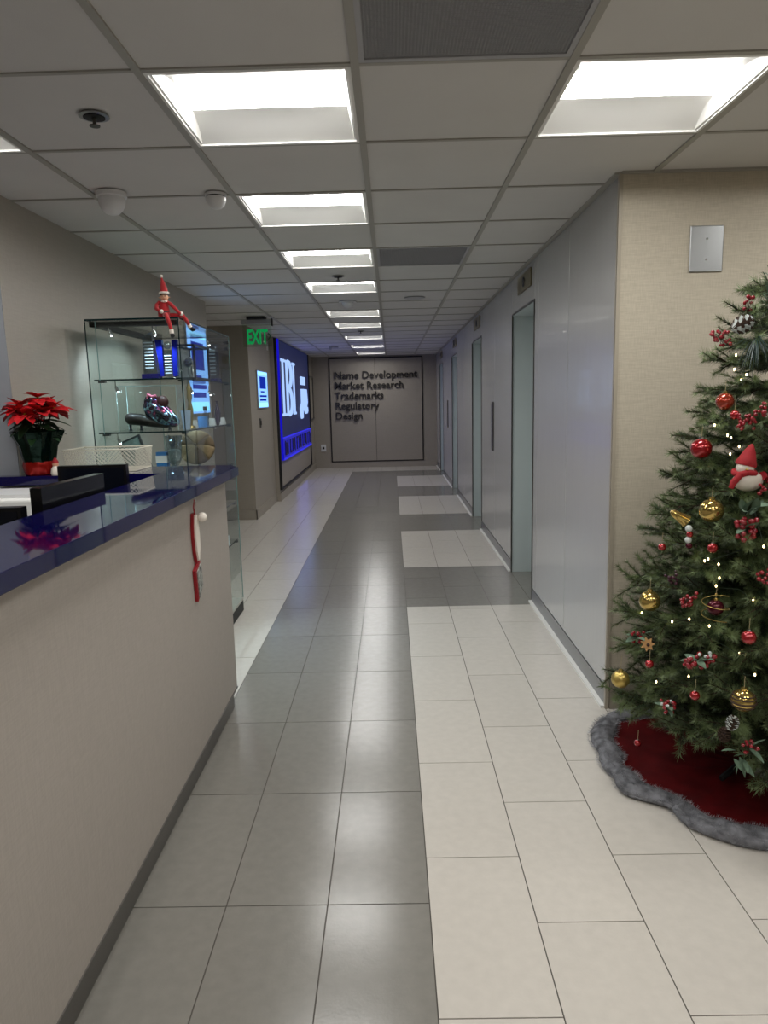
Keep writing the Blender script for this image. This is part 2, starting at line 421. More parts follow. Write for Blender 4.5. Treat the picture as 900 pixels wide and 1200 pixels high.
# tree wall (faces the camera)
wf = structure('wall_front_right')
MB().box(1.0, 3.3, 3.2, 3.212, 0, H+.1).build('wallcovering', M_linen, wf)
MB().box(1.3, 3.3, 3.212, 3.3, 0, H+.1).build('wall_core', M_backing, wf)
bb = structure('baseboard_front_right'); MB().box(1.012, 3.2, 3.188, 3.1995, 0, .14).build('base_strip', M_basebeige, bb)
tr = structure('trim_1')
MB().box(.992, 1.0, 3.196, 3.214, .0, H).box(.992, 1.008, 3.192, 3.1995, 0, H).build('corner_trim', mat('corner_trim', 'a89f8f', 0.35), tr)
t = thing('wall_plate', 'blank grey steel two screw cover plate on the linen wall above the Christmas tree', 'wall plate', (1.374, 3.19, 2.09))
o = MB().box(1.302, 1.446, 3.192, 3.1995, 1.998, 2.19).build('plate', M_steel, t); bevel(o, .004, 2)
for z in (2.05, 2.135): MB().lathe([(.005, 0), (.004, .0025)], (1.374, 3.192, z), 10, Matrix.Rotation(PI/2, 3, 'X')).build('screw', M_chrome, t)

# ------------------------------------------------------------------ left walls
wl = structure('wall_left')
MB().box(-4.2, -1.702, 3.192, 3.1995, 0, H+.1).build('wall_face', mat('cool_grey_laminate', '85888e', .4), wl)
MB().box(-1.85, -1.70, 3.2, 6.75, 0, H+.1).box(-4.2, -1.85, 3.2, 3.35, 0, H+.1).box(-4.2, -1.85, 6.6, 6.75, 0, H+.1).build('wallcovering', M_leftwall, wl)
wp = structure('wall_left_far')
MB().box(-1.95, -1.75, 8.9, 10.50, 0, H+.1).box(-4.2, -1.95, 8.9, 9.05, 0, H+.1).box(-1.95, -1.69, 10.50, 15.8, 0, H+.1).build('wallcovering', M_farwall, wp)
ws = structure('wall_side'); MB().box(-4.3, -4.2, -2.6, 9.1, 0, H+.1).build('wall_body', M_leftwall, ws)
wb = structure('wall_back'); MB().box(-4.3, 3.4, -2.7, -2.6, 0, H+.1).build('wall_body', M_leftwall, wb)
w2 = structure('wall_east'); MB().box(3.2, 3.3, -2.6, 3.3, 0, H+.1).build('wall_body', M_linen, w2)
wfa = structure('wall_far'); MB().box(-1.95, 1.3, 15.6, 15.8, 0, H+.1).build('wallcovering', M_farwall, wfa)
gap = MB().box(-1.335, .705, 15.582, 15.5995, .125, 2.385).build('panel_backing', M_blackm, wfa)
for a, b in ((-1.31, -.335), (-.329, .68)):
    o = MB().box(a, b, 15.567, 15.583, .15, 2.36).build('wall_panel', M_farwall, wfa); bevel(o, .002, 1)
for n_, bx in (('baseboard_left', (-1.70, -1.688, 3.2, 6.75)), ('baseboard_pillar', (-4.2, -1.738, 8.888, 8.9)), ('baseboard_pillar_side', (-1.75, -1.738, 8.888, 10.50)), ('baseboard_left_far', (-1.69, -1.678, 10.5, 15.6)), ('baseboard_far', (-1.69, 1.0, 15.588, 15.6))):
    s_ = structure(n_); MB().box(*bx, 0, .125).build('base_strip', M_farwall, s_)

# ------------------------------------------------------------------ reception counter (L shaped, navy top)
CT = 1.185
c = thing('reception_counter', 'long reception counter with glossy navy blue top and pale grey front', 'counter', (-.9, 1.2, 0))
top = MB().prism([(-1.035, -1.6), (-.735, -1.6), (-.735, 3.355), (-.80, 3.465), (-1.69, 3.50), (-1.69, 3.19), (-1.78, 3.19), (-1.78, 3.12), (-1.035, 3.12)], CT-.042, CT)
o = top.build('countertop', M_navy, c); bevel(o, .0025, 2)
for a, b in ((-1.6, .6), (.602, 3.30)):
    MB().box(-.95, -.79, a, b, .10, CT-.043).build('front_panel', M_counterface, c)
MB().box(-.93, -.806, -1.58, 3.29, 0, .10).build('kick_strip', M_kick, c)
MB().box(-.806, -.786, -1.58, 3.30, .098, .106).build('kick_lip', M_kick, c)
MB().box(-1.68, -.95, 3.32, 3.34, 0, CT-.043).build('return_panel', M_counterface, c)
d = thing('work_desk', 'lower grey work surface behind the reception counter', 'desk', (-1.3, 1.8, 0))
o = MB().box(-1.75, -.955, -1.5, 3.10, .73, .76).build('desktop', M_basegrey, d); bevel(o)
for y in (-1.4, 1.0, 3.04): MB().box(-1.7, -1.0, y, y+.03, 0, .73).build('side_panel', M_counterface, d)
# monitors behind the counter
M_screen = mat('switched_off_screen', '0b0e16', 0.12)
def monitor(label, loc, ang, w, top_z, group='monitors behind the reception counter'):
    t = thing('computer_monitor', label, 'monitor', (0, 0, 0), group)
    zb = .76
    MB().box(-w/2, w/2, -.018, .018, top_z-.30-zb, top_z-zb).build('housing', M_black, t)
    MB().box(-w/2+.012, w/2-.012, -.0195, -.018, top_z-.288-zb, top_z-.012-zb).build('screen', M_screen, t)
    MB().box(-.03, .03, .018, .05, .01, top_z-.12-zb).build('stand', M_black, t)
    MB().box(-.11, .11, -.06, .11, 0, .012).build('foot', M_black, t)
    t.location = loc; t.rotation_euler = (0, 0, ang); return t
monitor('black monitor with dark screen facing the camera below the wire tray', (-1.25, 2.93, .76), math.radians(4), .28, 1.245)
monitor('black monitor seen edge on along the inner edge of the navy counter', (-1.09, 2.36, .76), math.radians(-92), .44, 1.243)
# printer on the desk
p = thing('desktop_printer', 'white box shaped office printer on the work desk below the poinsettia', 'printer', (-1.57, 2.94, .76))
o = MB().box(-1.74, -1.42, 2.80, 3.08, .761, 1.125).build('body', M_white, p); bevel(o, .012, 3)
MB().box(-1.72, -1.46, 2.794, 2.801, .99, 1.02).build('paper_slot', M_blackm, p)
MB().box(-1.73, -1.43, 2.83, 3.06, 1.126, 1.14).build('lid', M_plastic, p)
monitor('black monitor nearest the camera, just below the counter edge at the left', (-1.36, 2.085, .76), 0, .50, 1.195)

# wire letter tray
M_wire = mat('cream_wire', 'd5d0bf', 0.4)
t = thing('wire_basket', 'cream wire mesh letter tray on the navy counter beside the poinsettia', 'basket', (-1.34, 3.36, CT))
xa, xb, ya, yb, zt, zb, tp = -1.515, -1.178, 3.235, 3.465, CT+.103, CT+.004, .008
bot = [(xa+tp, ya+tp, zb), (xb-tp, ya+tp, zb), (xb-tp, yb-tp, zb), (xa+tp, yb-tp, zb)]
tpv = [(xa, ya, zt), (xb, ya, zt), (xb, yb, zt), (xa, yb, zt)]
MB().tube(tpv, .0032, 6, closed=True).build('top_rim', M_wire, t, smooth=50)
MB().tube([(x, y, zb) for x, y, z in bot], .003, 6, closed=True).build('bottom_rim', M_wire, t, smooth=50)
def mesh_sheet(a, b, c_, d_, cell=.019, r=.0008):
    """diamond lattice on the quad a-b (bottom) c-d (top, above b, a)"""
    a, b, c_, d_ = map(Vector, (a, b, c_, d_)); w = (b-a).length; h = (d_-a).length
    P = lambda u, v: (a*(1-u)+b*u)*(1-v)+(d_*(1-u)+c_*u)*v
    m = MB(); nrm = (b-a).cross(d_-a).normalized()*r
    for s in (1, -1):
        n = int((w+h)/cell)
        for i in range(n+1):
            o_ = i*cell   # line x - s*... from (o_,0)
            if s == 1: p0, p1 = (o_-h, 0), (o_, h)
            else: p0, p1 = (o_, 0), (o_-h, h)
            # clip in x to 0..w
            (x0, y0), (x1, y1) = p0, p1
            def cl(x0, y0, x1, y1):
                pts = []
                for (px, py, qx, qy) in ((x0, y0, x1, y1), (x1, y1, x0, y0)):
                    if px < 0: f = (0-px)/(qx-px); px, py = 0, py+(qy-py)*f
                    elif px > w: f = (w-px)/(qx-px); px, py = w, py+(qy-py)*f
                    pts.append((px, py))
                return pts
            if max(x0, x1) <= 0 or min(x0, x1) >= w: continue
            q0, q1 = cl(x0, y0, x1, y1); A = P(q0[0]/w, q0[1]/h); B = P(q1[0]/w, q1[1]/h)
            if (B-A).length < .002: continue
            dv = (B-A).normalized().cross(nrm.normalized())*r
            m.add([A-dv+nrm, A+dv+nrm, B+dv+nrm, B-dv+nrm, A-dv-nrm, A+dv-nrm, B+dv-nrm, B-dv-nrm], [(0, 1, 2, 3), (7, 6, 5, 4), (0, 3, 7, 4), (1, 5, 6, 2)])
    return m
for i in range(4):
    j = (i+1) % 4; mesh_sheet(bot[i], bot[j], tpv[j], tpv[i]).build('wire_mesh', M_wire, t, kind='stuff')
mesh_sheet(bot[0], bot[1], bot[2], bot[3], .02).build('bottom_mesh', M_wire, t, kind='stuff')

# poinsettia
M_bract = mat('red_bract', 'ac0b15', 0.5, var=0.25, vscale=40, bump=0.4, bscale=60, per_obj=0.15)
M_gleaf = mat('green_leaf', '1d3a1c', 0.5, var=0.3, vscale=40, per_obj=0.2)
M_foil = mat('dark_green_foil', '0a2219', 0.14, metal=0.75, bump=1.0, bscale=35)
M_redfoil = mat('red_foil', '9b1710', 0.25, metal=0.5, bump=0.8, bscale=40)
PC = Vector((-1.603, 3.195, CT))
t = thing('poinsettia', 'red poinsettia in dark green foil with a red base on the navy counter', 'plant', PC)
MB().lathe([(.060, 0), (.066, .005), (.072, .045), (.069, .062), (.05, .064)], PC, 28, wob=lambda a, z: 1+.03*math.sin(9*a)+.02*math.sin(17*a+z*90)).build('red_base', M_redfoil, t, smooth=40)
MB().lathe([(.067, .060), (.072, .085), (.078, .13), (.094, .165), (.104, .195), (.098, .20), (.07, .165), (.055, .12), (.02, .11)], PC, 40,
           wob=lambda a, z: 1+(.05+.9*max(0, z-.10))*(.6*math.sin(5*a+1)+.5*math.sin(11*a))).build('foil_wrap', M_foil, t, smooth=30)
def leafmesh(L, Wd, fold=.25, droop=.5, pts=7, jag=0.0):
    m = MB(); vs = []; n = pts
    for i in range(n+1):
        u = i/n; w = Wd*math.sin(PI*min(1, u*.94+.03))**.8*(1-.35*u); w *= 1+jag*(1 if i % 2 else -1)
        x = L*u; z = -droop*L*u*u*.5
        vs += [(x, -w, z+fold*w), (x, 0, z), (x, w, z+fold*w)]
    fs = []
    for i in range(n):
        for j in (0, 1): fs.append((i*3+j, i*3+j+1, (i+1)*3+j+1, (i+1)*3+j))
    return vs, fs
def leaf_obj(name, base, az, el, L, Wd, m_, parent, roll=0, droop=.5, jag=0.0, fold=.25):
    vs, fs = leafmesh(L, Wd, fold, droop, jag=jag)
    R = Matrix.Rotation(az, 3, 'Z') @ Matrix.Rotation(-el, 3, 'Y') @ Matrix.Rotation(roll, 3, 'X')
    return MB().add([R @ Vector(v)+Vector(base) for v in vs], fs).build(name, m_, parent, smooth=0)
rnd = random.Random(3)
heads = [((-1.665, 3.14, 1.49), .095), ((-1.555, 3.12, 1.465), .105), ((-1.605, 3.19, 1.525), .09), ((-1.60, 3.26, 1.50), .08), ((-1.54, 3.20, 1.48), .09), ((-1.61, 3.07, 1.455), .09), ((-1.655, 3.09, 1.47), .08)]
heads = [((a_+.022, b_, c_), L_) for (a_, b_, c_), L_ in heads]
st = MB()
for hc, L in heads: st.tube([(PC.x, PC.y, CT+.12), ((PC.x+hc[0])/2, (PC.y+hc[1])/2, CT+.22), hc], .004, 6)
st.build('stem', M_gleaf, t, smooth=60)
for hc, L in heads:
    a0 = rnd.uniform(0, 6)
    for i in range(8): leaf_obj('bract', hc, a0+i*2*PI/8+rnd.uniform(-.2, .2), rnd.uniform(-.25, .15), L*rnd.uniform(.85, 1.1), L*.34, M_bract, t, rnd.uniform(-.3, .3), .55, .12)
    for i in range(5): leaf_obj('bract', Vector(hc)+Vector((0, 0, .006)), a0+.4+i*2*PI/5+rnd.uniform(-.2, .2), rnd.uniform(.35, .8), L*.7, L*.24, M_bract, t, rnd.uniform(-.3, .3), .4, .12)
    MB().ball(Vector(hc)+Vector((0, 0, .008)), .006, 8, 5).build('flower_centre', mat('yellow_bud', '9a8a20', .6) if hc is heads[0][0] else bpy.data.materials['yellow_bud'], t, smooth=60)
for i in range(26):
    leaf_obj('leaf', PC+Vector((0, 0, rnd.uniform(.18, .26))), i*2.4, rnd.uniform(-.2, .5), rnd.uniform(.09, .14), .036, M_gleaf, t, 0, .9)

# figurine by the pot
M_cream = mat('cream_ceramic', 'd8cfc2', 0.35); M_red = mat('red_felt', '98101a', 0.75, var=.12, vscale=60); M_skin = mat('doll_skin', 'd9a585', 0.5)
fc = Vector((-1.512, 3.15, CT))
t = thing('small_figurine', 'tiny cream and red figurine standing against the poinsettia pot', 'figurine', fc)
MB().lathe([(.020, 0), (.023, .01), (.019, .03), (.012, .04), (.006, .044)], fc, 14).build('body', M_cream, t, smooth=50)
MB().ball(fc+Vector((0, 0, .050)), .014, 12, 8).build('head', M_skin, t, smooth=60)
MB().lathe([(.0145, .054), (.013, .062), (.006, .074), (.001, .08)], fc, 12).build('cap', M_red, t, smooth=50)

# hanging decoration on the counter front
M_pom = mat('pompom', 'ece3d8', 0.95, bump=1.0, bscale=150); M_rim = mat('crimson_rim', '96141f', 0.5)
M_photo = mat('printed_card', '8f918c', 0.5, var=.8, vscale=40, stretch=(1, 1, 1.6))
t = thing('hanging_ornament', 'white plaque with red loop, pompom and red edged card hanging on the counter front', 'ornament', (-.775, 2.72, 1.1))
MB().tube([(-.786, 2.715, 1.128), (-.772, 2.715, 1.126), (-.770, 2.715, 1.112), (-.778, 2.715, 1.110)], .004, 6).build('clear_hook', mat('clear_hook', 'cfd2cf', .2), t, smooth=50)
MB().tube([(-.772, 2.707, 1.120), (-.776, 2.700, 1.09), (-.776, 2.712, 1.06), (-.776, 2.724, 1.09), (-.772, 2.719, 1.120)], .0022, 6).build('red_loop', M_rim, t, smooth=50)
def plate(yc, pts, x0, x1): return MB().add([(x, yc+a, z) for x in (x0, x1) for a, z in pts], [tuple(range(len(pts))), tuple(range(2*len(pts)-1, len(pts)-1, -1))]+[(i, i+len(pts), (i+1) % len(pts)+len(pts), (i+1) % len(pts)) for i in range(len(pts))])
bow = [(-.02, 1.065), (.02, 1.065), (.040, 1.02), (.048, .97), (.040, .92), (.012, .872), (-.006, .868), (-.030, .91), (-.042, .97), (-.036, 1.02)]
bow = [(a*.68, z) for a, z in bow]
plate(2.715, bow, -.7885, -.777).build('red_backing', M_rim, t)
plate(2.719, [(a*.9, .97+(z-.97)*.93) for a, z in bow], -.777, -.770).build('white_plaque', M_pom, t)
MB().ball((-.755, 2.74, 1.045), .019, 14, 9, wob=lambda a, z: 1+.06*math.sin(7*a+z*400)).build('pompom', M_pom, t, smooth=60)
dm = [(-.055, .845), (.03, .872), (.062, .80), (.05, .745), (-.02, .712), (-.06, .78)]
dm = [(-.040, .842), (.030, .872), (.042, .76), (-.026, .715)]
plate(2.715, dm, -.7885, -.776).build('red_card', M_rim, t)
plate(2.722, [(a*.82, .795+(z-.795)*.84) for a, z in dm], -.776, -.772).build('card_face', M_photo, t)
MB().tube([(-.782, 2.71, .872), (-.782, 2.712, .862)], .002, 6).build('link_thread', M_rim, t)

# ------------------------------------------------------------------ glass display cabinet
M_glass = pane_glass('cabinet_glass', 'fafdfc', 0.012, 0.02); M_edge = mat('glass_edge', '10272a', 0.12); M_edgel = mat('pale_glass_edge', '6f8c8a', 0.15)
M_crys = pane_glass('crystal', 'd9e2e8', 0.08, 0.22); M_bluegl = mat('blue_glass', '0d1566', 0.08, coat=1.0)
CX0, CX1, CY0, CY1, CZ = -1.59, -1.10, 3.78, 4.94, 1.935
cab = thing('display_cabinet', 'tall frameless glass display cabinet against the grey wall beyond the counter', 'display cabinet', ((CX0+CX1)/2, (CY0+CY1)/2, 0))
o = MB().box(CX0, CX1, CY0, CY1, .0, .075).build('plinth', M_blackm, cab)
MB().box(CX0, CX1, CY0, CY1, .076, .092).build('bottom_board', mat('bottom_board', 'b5b3aa', .4), cab)
e_ = .003
MB().box(CX0+.004, CX1-.004, CY0, CY0+.005, .094, CZ-.01).build('end_pane', M_glass, cab)
MB().box(CX1-.005, CX1, CY0+.006, (CY0+CY1)/2-.002, .094, CZ-.01).build('door_pane', M_glass, cab)
MB().box(CX1-.005, CX1, (CY0+CY1)/2+.002, CY1, .094, CZ-.01).build('door_pane', M_glass, cab)
MB().box(CX0+.004, CX1-.004, CY1-.005, CY1, .094, CZ-.01).build('end_pane', M_glass, cab)
MB().box(CX0, CX0+.004, CY0+.006, CY1-.006, .094, CZ-.01).build('back_pane', M_glass, cab)
MB().box(CX0, CX1, CY0, CY1, CZ-.008, CZ).build('top_pane', M_glass, cab)
def rim(z, th, m_, name, ins=0.0):
    q = MB(); a, b, c_, d_ = CX0+ins, CX1-ins, CY0+ins, CY1-ins; z1 = z+th
    q.box(a-.001, b+.001, c_-.0015, c_, z, z1).box(a-.001, b+.001, d_, d_+.0015, z, z1).box(b, b+.0015, c_, d_, z, z1).box(a-.0015, a, c_, d_, z, z1)
    return q.build(name, m_, cab)
rim(CZ-.008, .009, M_edge, 'top_edge')
SH = (1.625, 1.345, 1.07, .80, .53)
clips = MB()
for z in SH:
    MB().box(CX0+.02, CX1-.012, CY0+.012, CY1-.02, z-.008, z).build('shelf', M_glass, cab)
    q = MB(); q.box(CX0+.02, CX1-.012, CY0+.0105, CY0+.012, z-.008, z+.0).box(CX1-.012, CX1-.0105, CY0+.012, CY1-.02, z-.008, z)
    q.build('shelf_edge', M_edge, cab)
    for y in (CY0+.05, CY1-.05): clips.box(CX1-.03, CX1-.0055, y-.018, y+.018, z-.018, z-.009)
    for x in (CX0+.06,): clips.box(x-.018, x+.018, CY0+.0055, CY0+.03, z-.018, z-.009)
clips.build('shelf_clips', M_blackm, cab)
for x, y in ((CX1, CY0), (CX0, CY0), (CX1, CY1), (CX0, CY1)):
    sx = 1 if x == CX1 else -1
    MB().box(x-.0025, x+.0025, y-.002, y+.002, .094, CZ-.009).build('vertical_edge', M_edge if y == CY0 else M_edgel, cab)
MB().box(CX0+.05, CX0+.053, CY0+.006, CY0+.009, .094, CZ-.01).build('inner_seam', M_edgel, cab)
MB().box(CX1-.03, CX1+.003, CY1-.035, CY1-.01, 1.88, 1.90).box(CX1-.03, CX1+.003, CY1-.035, CY1-.01, 1.84, 1.86).build('lock', M_blackm, cab)
# light rail and spots inside
MB().box(CX0+.006, CX1-.02, CY0+.04, CY0+.075, CZ-.035, CZ-.009).box(CX0+.006, CX0+.05, CY0+.04, CY1-.04, CZ-.035, CZ-.009).build('light_rail', M_blackm, cab)
M_bulb = emission('led_spot', 'dff2ff', 30)
spots = [((CX0+.10, CY0+.06, 1.885), 1), ((CX0+.32, CY0+.10, 1.885), 1), ((CX1-.06, CY1-.35, 1.88), 1), ((CX0+.10, CY0+.09, 1.59), 0), ((CX1-.10, CY0+.50, 1.58), 0), ((CX0+.09, CY0+.09, 1.31), 0), ((CX1-.08, CY1-.30, 1.57), 0), ((CX0+.3, CY0+.3, 1.31), 0)]
for (x, y, z), big in spots:
    g = MB(); v = Vector((.35, .25, -1)).normalized(); p0 = Vector((x, y, z))
    g.tube([p0+Vector((0, 0, .03)), p0], .003, 6).tube([p0, p0+v*.03], [.008, .010], 10)
    s_ = g.build('spot_lamp', M_chrome, cab, smooth=50)
    MB().ball(p0+v*.030, .006, 8, 6).build('bulb', M_bulb, s_)
def lamp(kind, loc, energy, color, **kw):
    l = bpy.data.lights.new('cabinet_light', kind); l.energy = energy; l.color = color
    for a, b in kw.items(): setattr(l, a, b)
    o = bpy.data.objects.new('cabinet_light', l); COL.objects.link(o); o.location = loc; return o
for (x, y, z), en, tgt in (((CX0+.14, CY0+.08, 1.86), .9, (-.4, .8, -.9)), ((CX1-.09, CY1-.34, 1.85), 2.0, (-.9, -.3, -.8)), ((CX0+.34, CY0+.12, 1.86), 2.2, (0, .3, -1)),
                           ((CX0+.12, CY0+.12, 1.565), .7, (-.4, .7, -.9)), ((CX1-.12, CY0+.52, 1.555), 1.0, (-.3, .2, -1)), ((CX0+.3, CY0+.32, 1.285), .9, (-.3, .2, -1)), ((CX1-.1, CY1-.32, 1.285), .7, (-.3, -.2, -1)), ((CX1-.07, CY0+.30, 1.04), 5.0, (.8, -.2, -1))):
    l = lamp('SPOT', (x, y, z), en*5.0, (.72, .88, 1.0), spot_size=math.radians(100), spot_blend=.6, shadow_soft_size=.006)
    l.rotation_euler = Vector(tgt).to_track_quat('-Z', 'Y').to_euler()

# ---- things in the cabinet
G = 'awards on the top shelf of the glass cabinet'
z0 = 1.6258
t = thing('crystal_award', 'clear engraved crystal tower on a dark base at the near end of the top shelf', 'award', (-1.325, 3.99, z0), G)
MB().box(-1.372, -1.282, 3.955, 4.03, z0, z0+.030).build('base', mat('dark_blue_base', '14123c', .2), t)
MB().hexa([(-1.365, 3.97, z0+.031), (-1.287, 3.97, z0+.031), (-1.287, 4.015, z0+.031), (-1.365, 4.015, z0+.031)], [(-1.362, 3.975, z0+.235), (-1.312, 3.975, z0+.255), (-1.312, 4.01, z0+.255), (-1.362, 4.01, z0+.235)]).build('crystal_block', M_crys, t)
e2 = MB()
for i in range(9): e2.box(-1.352+.002*i*0, -1.305, 3.967, 3.9695, z0+.06+i*.017, z0+.066+i*.017)
e2.build('engraving', mat('frosted_engraving', '8797a0', .6), t)
t = thing('blue_glass_award', 'clear award between two tapering cobalt blue glass wings on the top shelf', 'award', (-1.235, 4.0, z0), G)
MB().lathe([(.055, 0), (.052, .008), (.02, .014)], (-1.235, 4.03, z0), 20).build('base', M_crys, t, smooth=40)
MB().hexa([(-1.282, 4.0, z0+.016), (-1.262, 4.0, z0+.016), (-1.262, 4.03, z0+.016), (-1.282, 4.03, z0+.016)], [(-1.302, 4.0, z0+.215), (-1.264, 4.0, z0+.215), (-1.264, 4.03, z0+.215), (-1.302, 4.03, z0+.215)]).build('blue_wing', M_bluegl, t)
MB().hexa([(-1.212, 4.0, z0+.016), (-1.186, 4.0, z0+.016), (-1.186, 4.03, z0+.016), (-1.212, 4.03, z0+.016)], [(-1.208, 4.0, z0+.215), (-1.180, 4.0, z0+.215), (-1.180, 4.03, z0+.215), (-1.208, 4.03, z0+.215)]).build('blue_wing', M_bluegl, t)
MB().box(-1.261, -1.213, 4.005, 4.025, z0+.016, z0+.16).build('clear_centre', M_crys, t)
e2 = MB()
for i in range(7): e2.box(-1.255, -1.219, 4.002, 4.0045, z0+.03+i*.016, z0+.036+i*.016)
e2.build('engraving', bpy.data.materials['frosted_engraving'], t)
MB().ball((-1.237, 4.015, z0+.185), .022, 10, 7).build('clear_finial', M_crys, t, smooth=50)
M_dkmetal = mat('dark_case_metal', '2b3038', 0.3, metal=.6)
t = thing('watch_case', 'dark framed glass cube holding a steel watch on the top shelf', 'display case', (-1.17, 4.3, z0))
a, b, c_, d_, h_ = -1.24, -1.125, 4.14, 4.46, .20
fr_ = MB()
for x in (a, b):
    for y in (c_, d_): fr_.box(x-.006, x+.006, y-.006, y+.006, z0, z0+h_)
for z in (z0+.006, z0+h_-.006):
    for y in (c_, d_): fr_.box(a, b, y-.006, y+.006, z-.006, z+.006)
    for x in (a, b): fr_.box(x-.006, x+.006, c_, d_, z-.006, z+.006)
fr_.build('frame', M_dkmetal, t)
gl = MB()
for y in (c_, d_): gl.add([(a, y, z0+.01), (b, y, z0+.01), (b, y, z0+h_-.01), (a, y, z0+h_-.01)], [(0, 1, 2, 3)])
for x in (a, b): gl.add([(x, c_, z0+.01), (x, d_, z0+.01), (x, d_, z0+h_-.01), (x, c_, z0+h_-.01)], [(0, 1, 2, 3)])
gl.build('glass_side', M_glass, t)
MB().box(a-.004, a+.002, c_+.006, d_-.006, z0+.012, z0+h_-.012).build('back_panel', mat('grey_panel', '7d8288', .5), t)
t = thing('steel_watch', 'round steel watch on a curved band inside the dark framed glass cube', 'watch', (-1.19, 4.25, z0+.003))
MB().lathe([(.028, 0), (.030, .006), (.024, .012)], (-1.19, 4.25, z0+.10), 20, Matrix.Rotation(PI/2, 3, 'X')).build('case', M_chrome, t, smooth=40)
MB().tube([(-1.19, 4.255, z0+.125), (-1.19, 4.28, z0+.13), (-1.185, 4.30, z0+.08), (-1.18, 4.29, z0+.03), (-1.18, 4.26, z0+.008), (-1.19, 4.25, z0+.04), (-1.19, 4.255, z0+.075)], .010, 8).build('band', M_steel, t, smooth=50)
t = thing('etched_block', 'clear upright etched crystal block at the far end of the top shelf', 'award', (-1.16, 4.72, z0), G)
MB().box(-1.19, -1.125, 4.66, 4.78, z0, z0+.02).build('base', M_bluegl, t)
MB().box(-1.185, -1.13, 4.69, 4.75, z0+.021, z0+.24).build('crystal_block', M_crys, t)
e2 = MB()
for i in range(8): e2.box(-1.178, -1.138, 4.687, 4.6895, z0+.04+i*.022, z0+.05+i*.022)
e2.build('engraving', bpy.data.materials['frosted_engraving'], t)

z0 = 1.3458
M_irid = bpy.data.materials.new('iridescent_chrome'); M_irid.use_nodes = True
_n = M_irid.node_tree; _b = _n.nodes['Principled BSDF']; _b.inputs['Metallic'].default_value = .95; _b.inputs['Roughness'].default_value = .14
_v = _n.nodes.new('ShaderNodeTexNoise'); _v.inputs['Scale'].default_value = 26; _tc = _n.nodes.new('ShaderNodeTexCoord'); _n.links.new(_tc.outputs['Object'], _v.inputs['Vector'])
_r = _n.nodes.new('ShaderNodeValToRGB'); _n.links.new(_v.outputs[0], _r.inputs[0]); _n.links.new(_r.outputs[0], _b.inputs['Base Color'])
_r.color_ramp.elements[0].position = .36; _r.color_ramp.elements[0].color = rgb('d2688a'); _r.color_ramp.elements[1].position = .68; _r.color_ramp.elements[1].color = rgb('6a5a74')
for p_, h_ in ((.45, '2a4a86'), (.52, '9fc6d8'), (.6, '1b2440')): e_1 = _r.color_ramp.elements.new(p_); e_1.color = rgb(h_)
t = thing('chrome_shoe', 'shiny iridescent pink and blue shoe resting on a black form on the middle shelf', 'shoe', (-1.30, 3.97, z0+.05))
up_ = MB(); prof = [(-.080, .165, .018, .030), (-.068, .170, .036, .075), (-.035, .160, .046, .105), (.0, .145, .050, .110), (.035, .125, .050, .088), (.07, .105, .044, .062), (.10, .088, .030, .036), (.112, .082, .012, .014)]
vs = []; n = 14
for xx, zc_, ry, rz in prof:
    for j in range(n):
        a = 2*PI*j/n; vs.append((-1.30+xx, 3.98+ry*math.cos(a), z0-.02+zc_-.01*0+rz*.75*math.sin(a)-.02))
fs = [(i*n+j, i*n+(j+1) % n, (i+1)*n+(j+1) % n, (i+1)*n+j) for i in range(len(prof)-1) for j in range(n)]+[tuple(range(n))[::-1], tuple(range((len(prof)-1)*n, len(prof)*n))]
up_.add(vs, fs).build('upper', M_irid, t, smooth=70)
MB().tube([(-1.365, 3.98, z0+.075), (-1.33, 3.965, z0+.085), (-1.28, 3.955, z0+.062), (-1.23, 3.96, z0+.055), (-1.195, 3.98, z0+.05)], [.010, .012, .012, .011, .009], 8).build('sole', mat('pink_sole', 'b06a70', .3), t, smooth=60)
MB().ball((-1.272, 3.965, z0+.155), .036, 14, 9, sc=(1, .8, 1.0)).build('collar', mat('dark_red_lining', '3a1216', .5), t, smooth=60)
MB().tube([(-1.355, 3.965, z0+.16), (-1.345, 3.955, z0+.20), (-1.325, 3.955, z0+.185), (-1.30, 3.955, z0+.19)], .008, 8).build('pull_tab', mat('pink_tab', 'd0708c', .3), t, smooth=60)
t = thing('black_stand', 'long black and dark brown stand on small feet under the shiny shoe', 'stand', (-1.34, 3.96, z0))
MB().tube([(-1.478, 3.96, z0+.062), (-1.46, 3.96, z0+.066), (-1.40, 3.96, z0+.060), (-1.33, 3.97, z0+.042), (-1.26, 3.98, z0+.034), (-1.205, 3.98, z0+.032)], [.024, .034, .033, .026, .024, .016], 14).build('body', mat('dark_leather', '140e0e', .4), t, smooth=60)
for x in (-1.46, -1.40, -1.24): MB().lathe([(.012, 0), (.006, .012), (.008, .034)], (x, 3.965, z0), 10).build('foot', M_dkmetal, t, smooth=50)
t = thing('acrylic_cover', 'clear acrylic box cover standing over the shiny shoe and its black stand', 'display case', (-1.34, 3.97, z0))
a, b, c_, d_, h_ = -1.50, -1.172, 3.90, 4.05, .245; q = MB()
for y in (c_, d_): q.add([(a, y, z0), (b, y, z0), (b, y, z0+h_), (a, y, z0+h_)], [(0, 1, 2, 3)])
for x in (a, b): q.add([(x, c_, z0), (x, d_, z0), (x, d_, z0+h_), (x, c_, z0+h_)], [(0, 1, 2, 3)])
q.add([(a, c_, z0+h_), (b, c_, z0+h_), (b, d_, z0+h_), (a, d_, z0+h_)], [(0, 1, 2, 3)]); q.build('cover', M_glass, t)
q = MB()
for x in (a, b):
    for y in (c_, d_): q.box(x-.0012, x+.0012, y-.0012, y+.0012, z0, z0+h_)
for y in (c_, d_): q.box(a, b, y-.0012, y+.0012, z0+h_-.0012, z0+h_+.0012)
